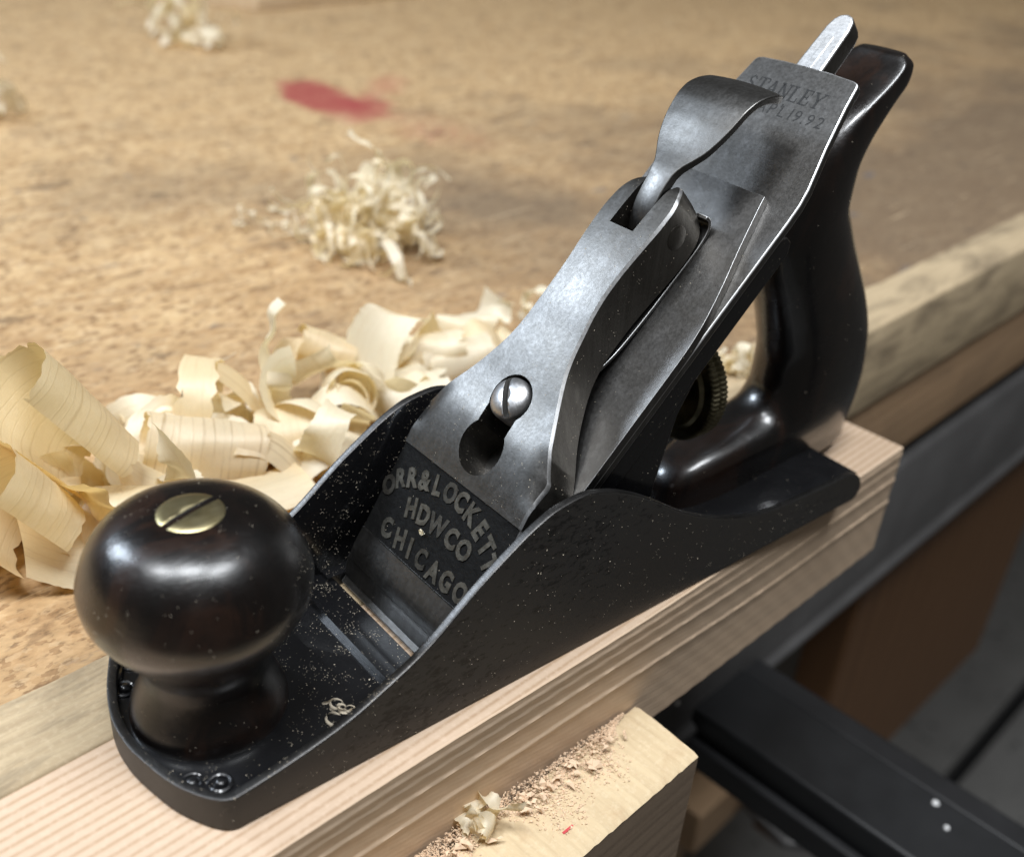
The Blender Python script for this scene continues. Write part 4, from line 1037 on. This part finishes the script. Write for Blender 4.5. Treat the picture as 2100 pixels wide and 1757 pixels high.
for k in range(9000):
    x = rng.uniform(-40, 93); f = abs(rng.gauss(0, 1))
    ridge = 2.2 + 1.5*math.sin(x*0.11) + 1.2*math.sin(x*0.31+1)
    if x > 78: ridge *= max(0.25, (93-x)/15)
    d = f*ridge*1.7
    if d > 15: continue
    hgt = max(0, 1 - d/(ridge*1.8))*rng.uniform(0, 2.2)*(0.4 + 0.6*math.sin(x*0.17+0.5)**2)
    pts.append((B(x, near(x) - 0.9 - d, -24.9 + hgt), Vector((rng.uniform(-.6, .6), rng.uniform(-.6, .6), 1))))
MAT['sawdust'] = m_plain('pinkish_sawdust', (0.74, 0.55, 0.38), 0.85, 0, 0.25, 700)
o = flakes('sawdust', pts, 'sawdust', 0.22, 0.75, 11, flat=0.5); tag(o, 'pinkish sawdust heaped along the jaw liner against the block', 'sawdust')
o = flakes('sawdust', [(B(rng.uniform(-10, 88), -43.5 - abs(rng.gauss(0, 2.4)) - 0.8, -24.2 + rng.uniform(0, 1.0)), Vector((rng.uniform(-.9, .9), rng.uniform(-.9, .9), 1))) for _ in range(120)], 'sawdust', 1.0, 2.6, 12, flat=0.3)
tag(o, 'larger sawdust flakes on top of the sawdust along the jaw liner', 'sawdust')

bpy.context.view_layer.update()
def sample(o, n, seed, accept):
    r = random.Random(seed); me = o.data; me.calc_loop_triangles(); mw = o.matrix_world
    tris = [[mw @ me.vertices[i].co for i in t.vertices] for t in me.loop_triangles]
    ar = np.array([((t[1]-t[0]).cross(t[2]-t[0])).length for t in tris]); cum = np.cumsum(ar)/ar.sum(); out = []
    cp = camo.matrix_world.translation
    for _ in range(n*40):
        if len(out) >= n: break
        t = tris[int(np.searchsorted(cum, r.random()))]
        a, b_ = r.random(), r.random()
        if a + b_ > 1: a, b_ = 1-a, 1-b_
        p = t[0] + (t[1]-t[0])*a + (t[2]-t[0])*b_; n_ = (t[1]-t[0]).cross(t[2]-t[0]).normalized()
        if n_.dot(cp - p) < 0: continue
        pm = p/S
        cl = math.sin(pm.x*0.31+seed)*math.sin(pm.y*0.37+1.3*seed) + math.sin(pm.x*0.83+pm.z*0.5)*math.sin(pm.y*0.71+pm.z*0.9+seed)
        if r.random() > 0.12 + 0.75*max(0.0, cl): continue
        if accept(pm, n_, r): out.append((pm + n_*0.02, n_))
    return out
grit = []
grit += sample(body, 1900, 1, lambda p, n_, r: abs(n_.z) < 0.5 and n_.y > 0.3 and p.y < 0 and False or (n_.y < -0.6 and p.y > 0 and 30 < p.x < 100))
grit += sample(body, 600, 2, lambda p, n_, r: n_.y < -0.7 and p.y < 0 and r.random() < 0.5 + 0.5*math.sin(p.x*0.2)**2)
grit += sample(body, 2600, 3, lambda p, n_, r: n_.z > 0.7 and p.x < 56 and r.random() < (1.0 if p.x > 28 else 0.4))
grit += sample(body, 200, 4, lambda p, n_, r: n_.z > 0.7 and p.x > 110)
grit += sample(knob, 260, 5, lambda p, n_, r: True)
grit += sample(tote, 110, 6, lambda p, n_, r: True)
grit += sample(levercap, 600, 7, lambda p, n_, r: (p.x + p.z)*SQ > 52)
grit += sample(frog, 300, 8, lambda p, n_, r: n_.y < -0.5)
grit += sample(capiron, 160, 9, lambda p, n_, r: True)
big = [g for i, g in enumerate(grit) if i % 40 == 0]; small = [g for i, g in enumerate(grit) if i % 40]
o = flakes('dust', small, 'dust', 0.07, 0.20, 21); tag(o, 'fine pale wood dust specks sprinkled over the black plane', 'dust')
o = flakes('dust', big, 'dust', 0.18, 0.38, 22); tag(o, 'larger pale dust grains sprinkled over the black plane', 'dust')
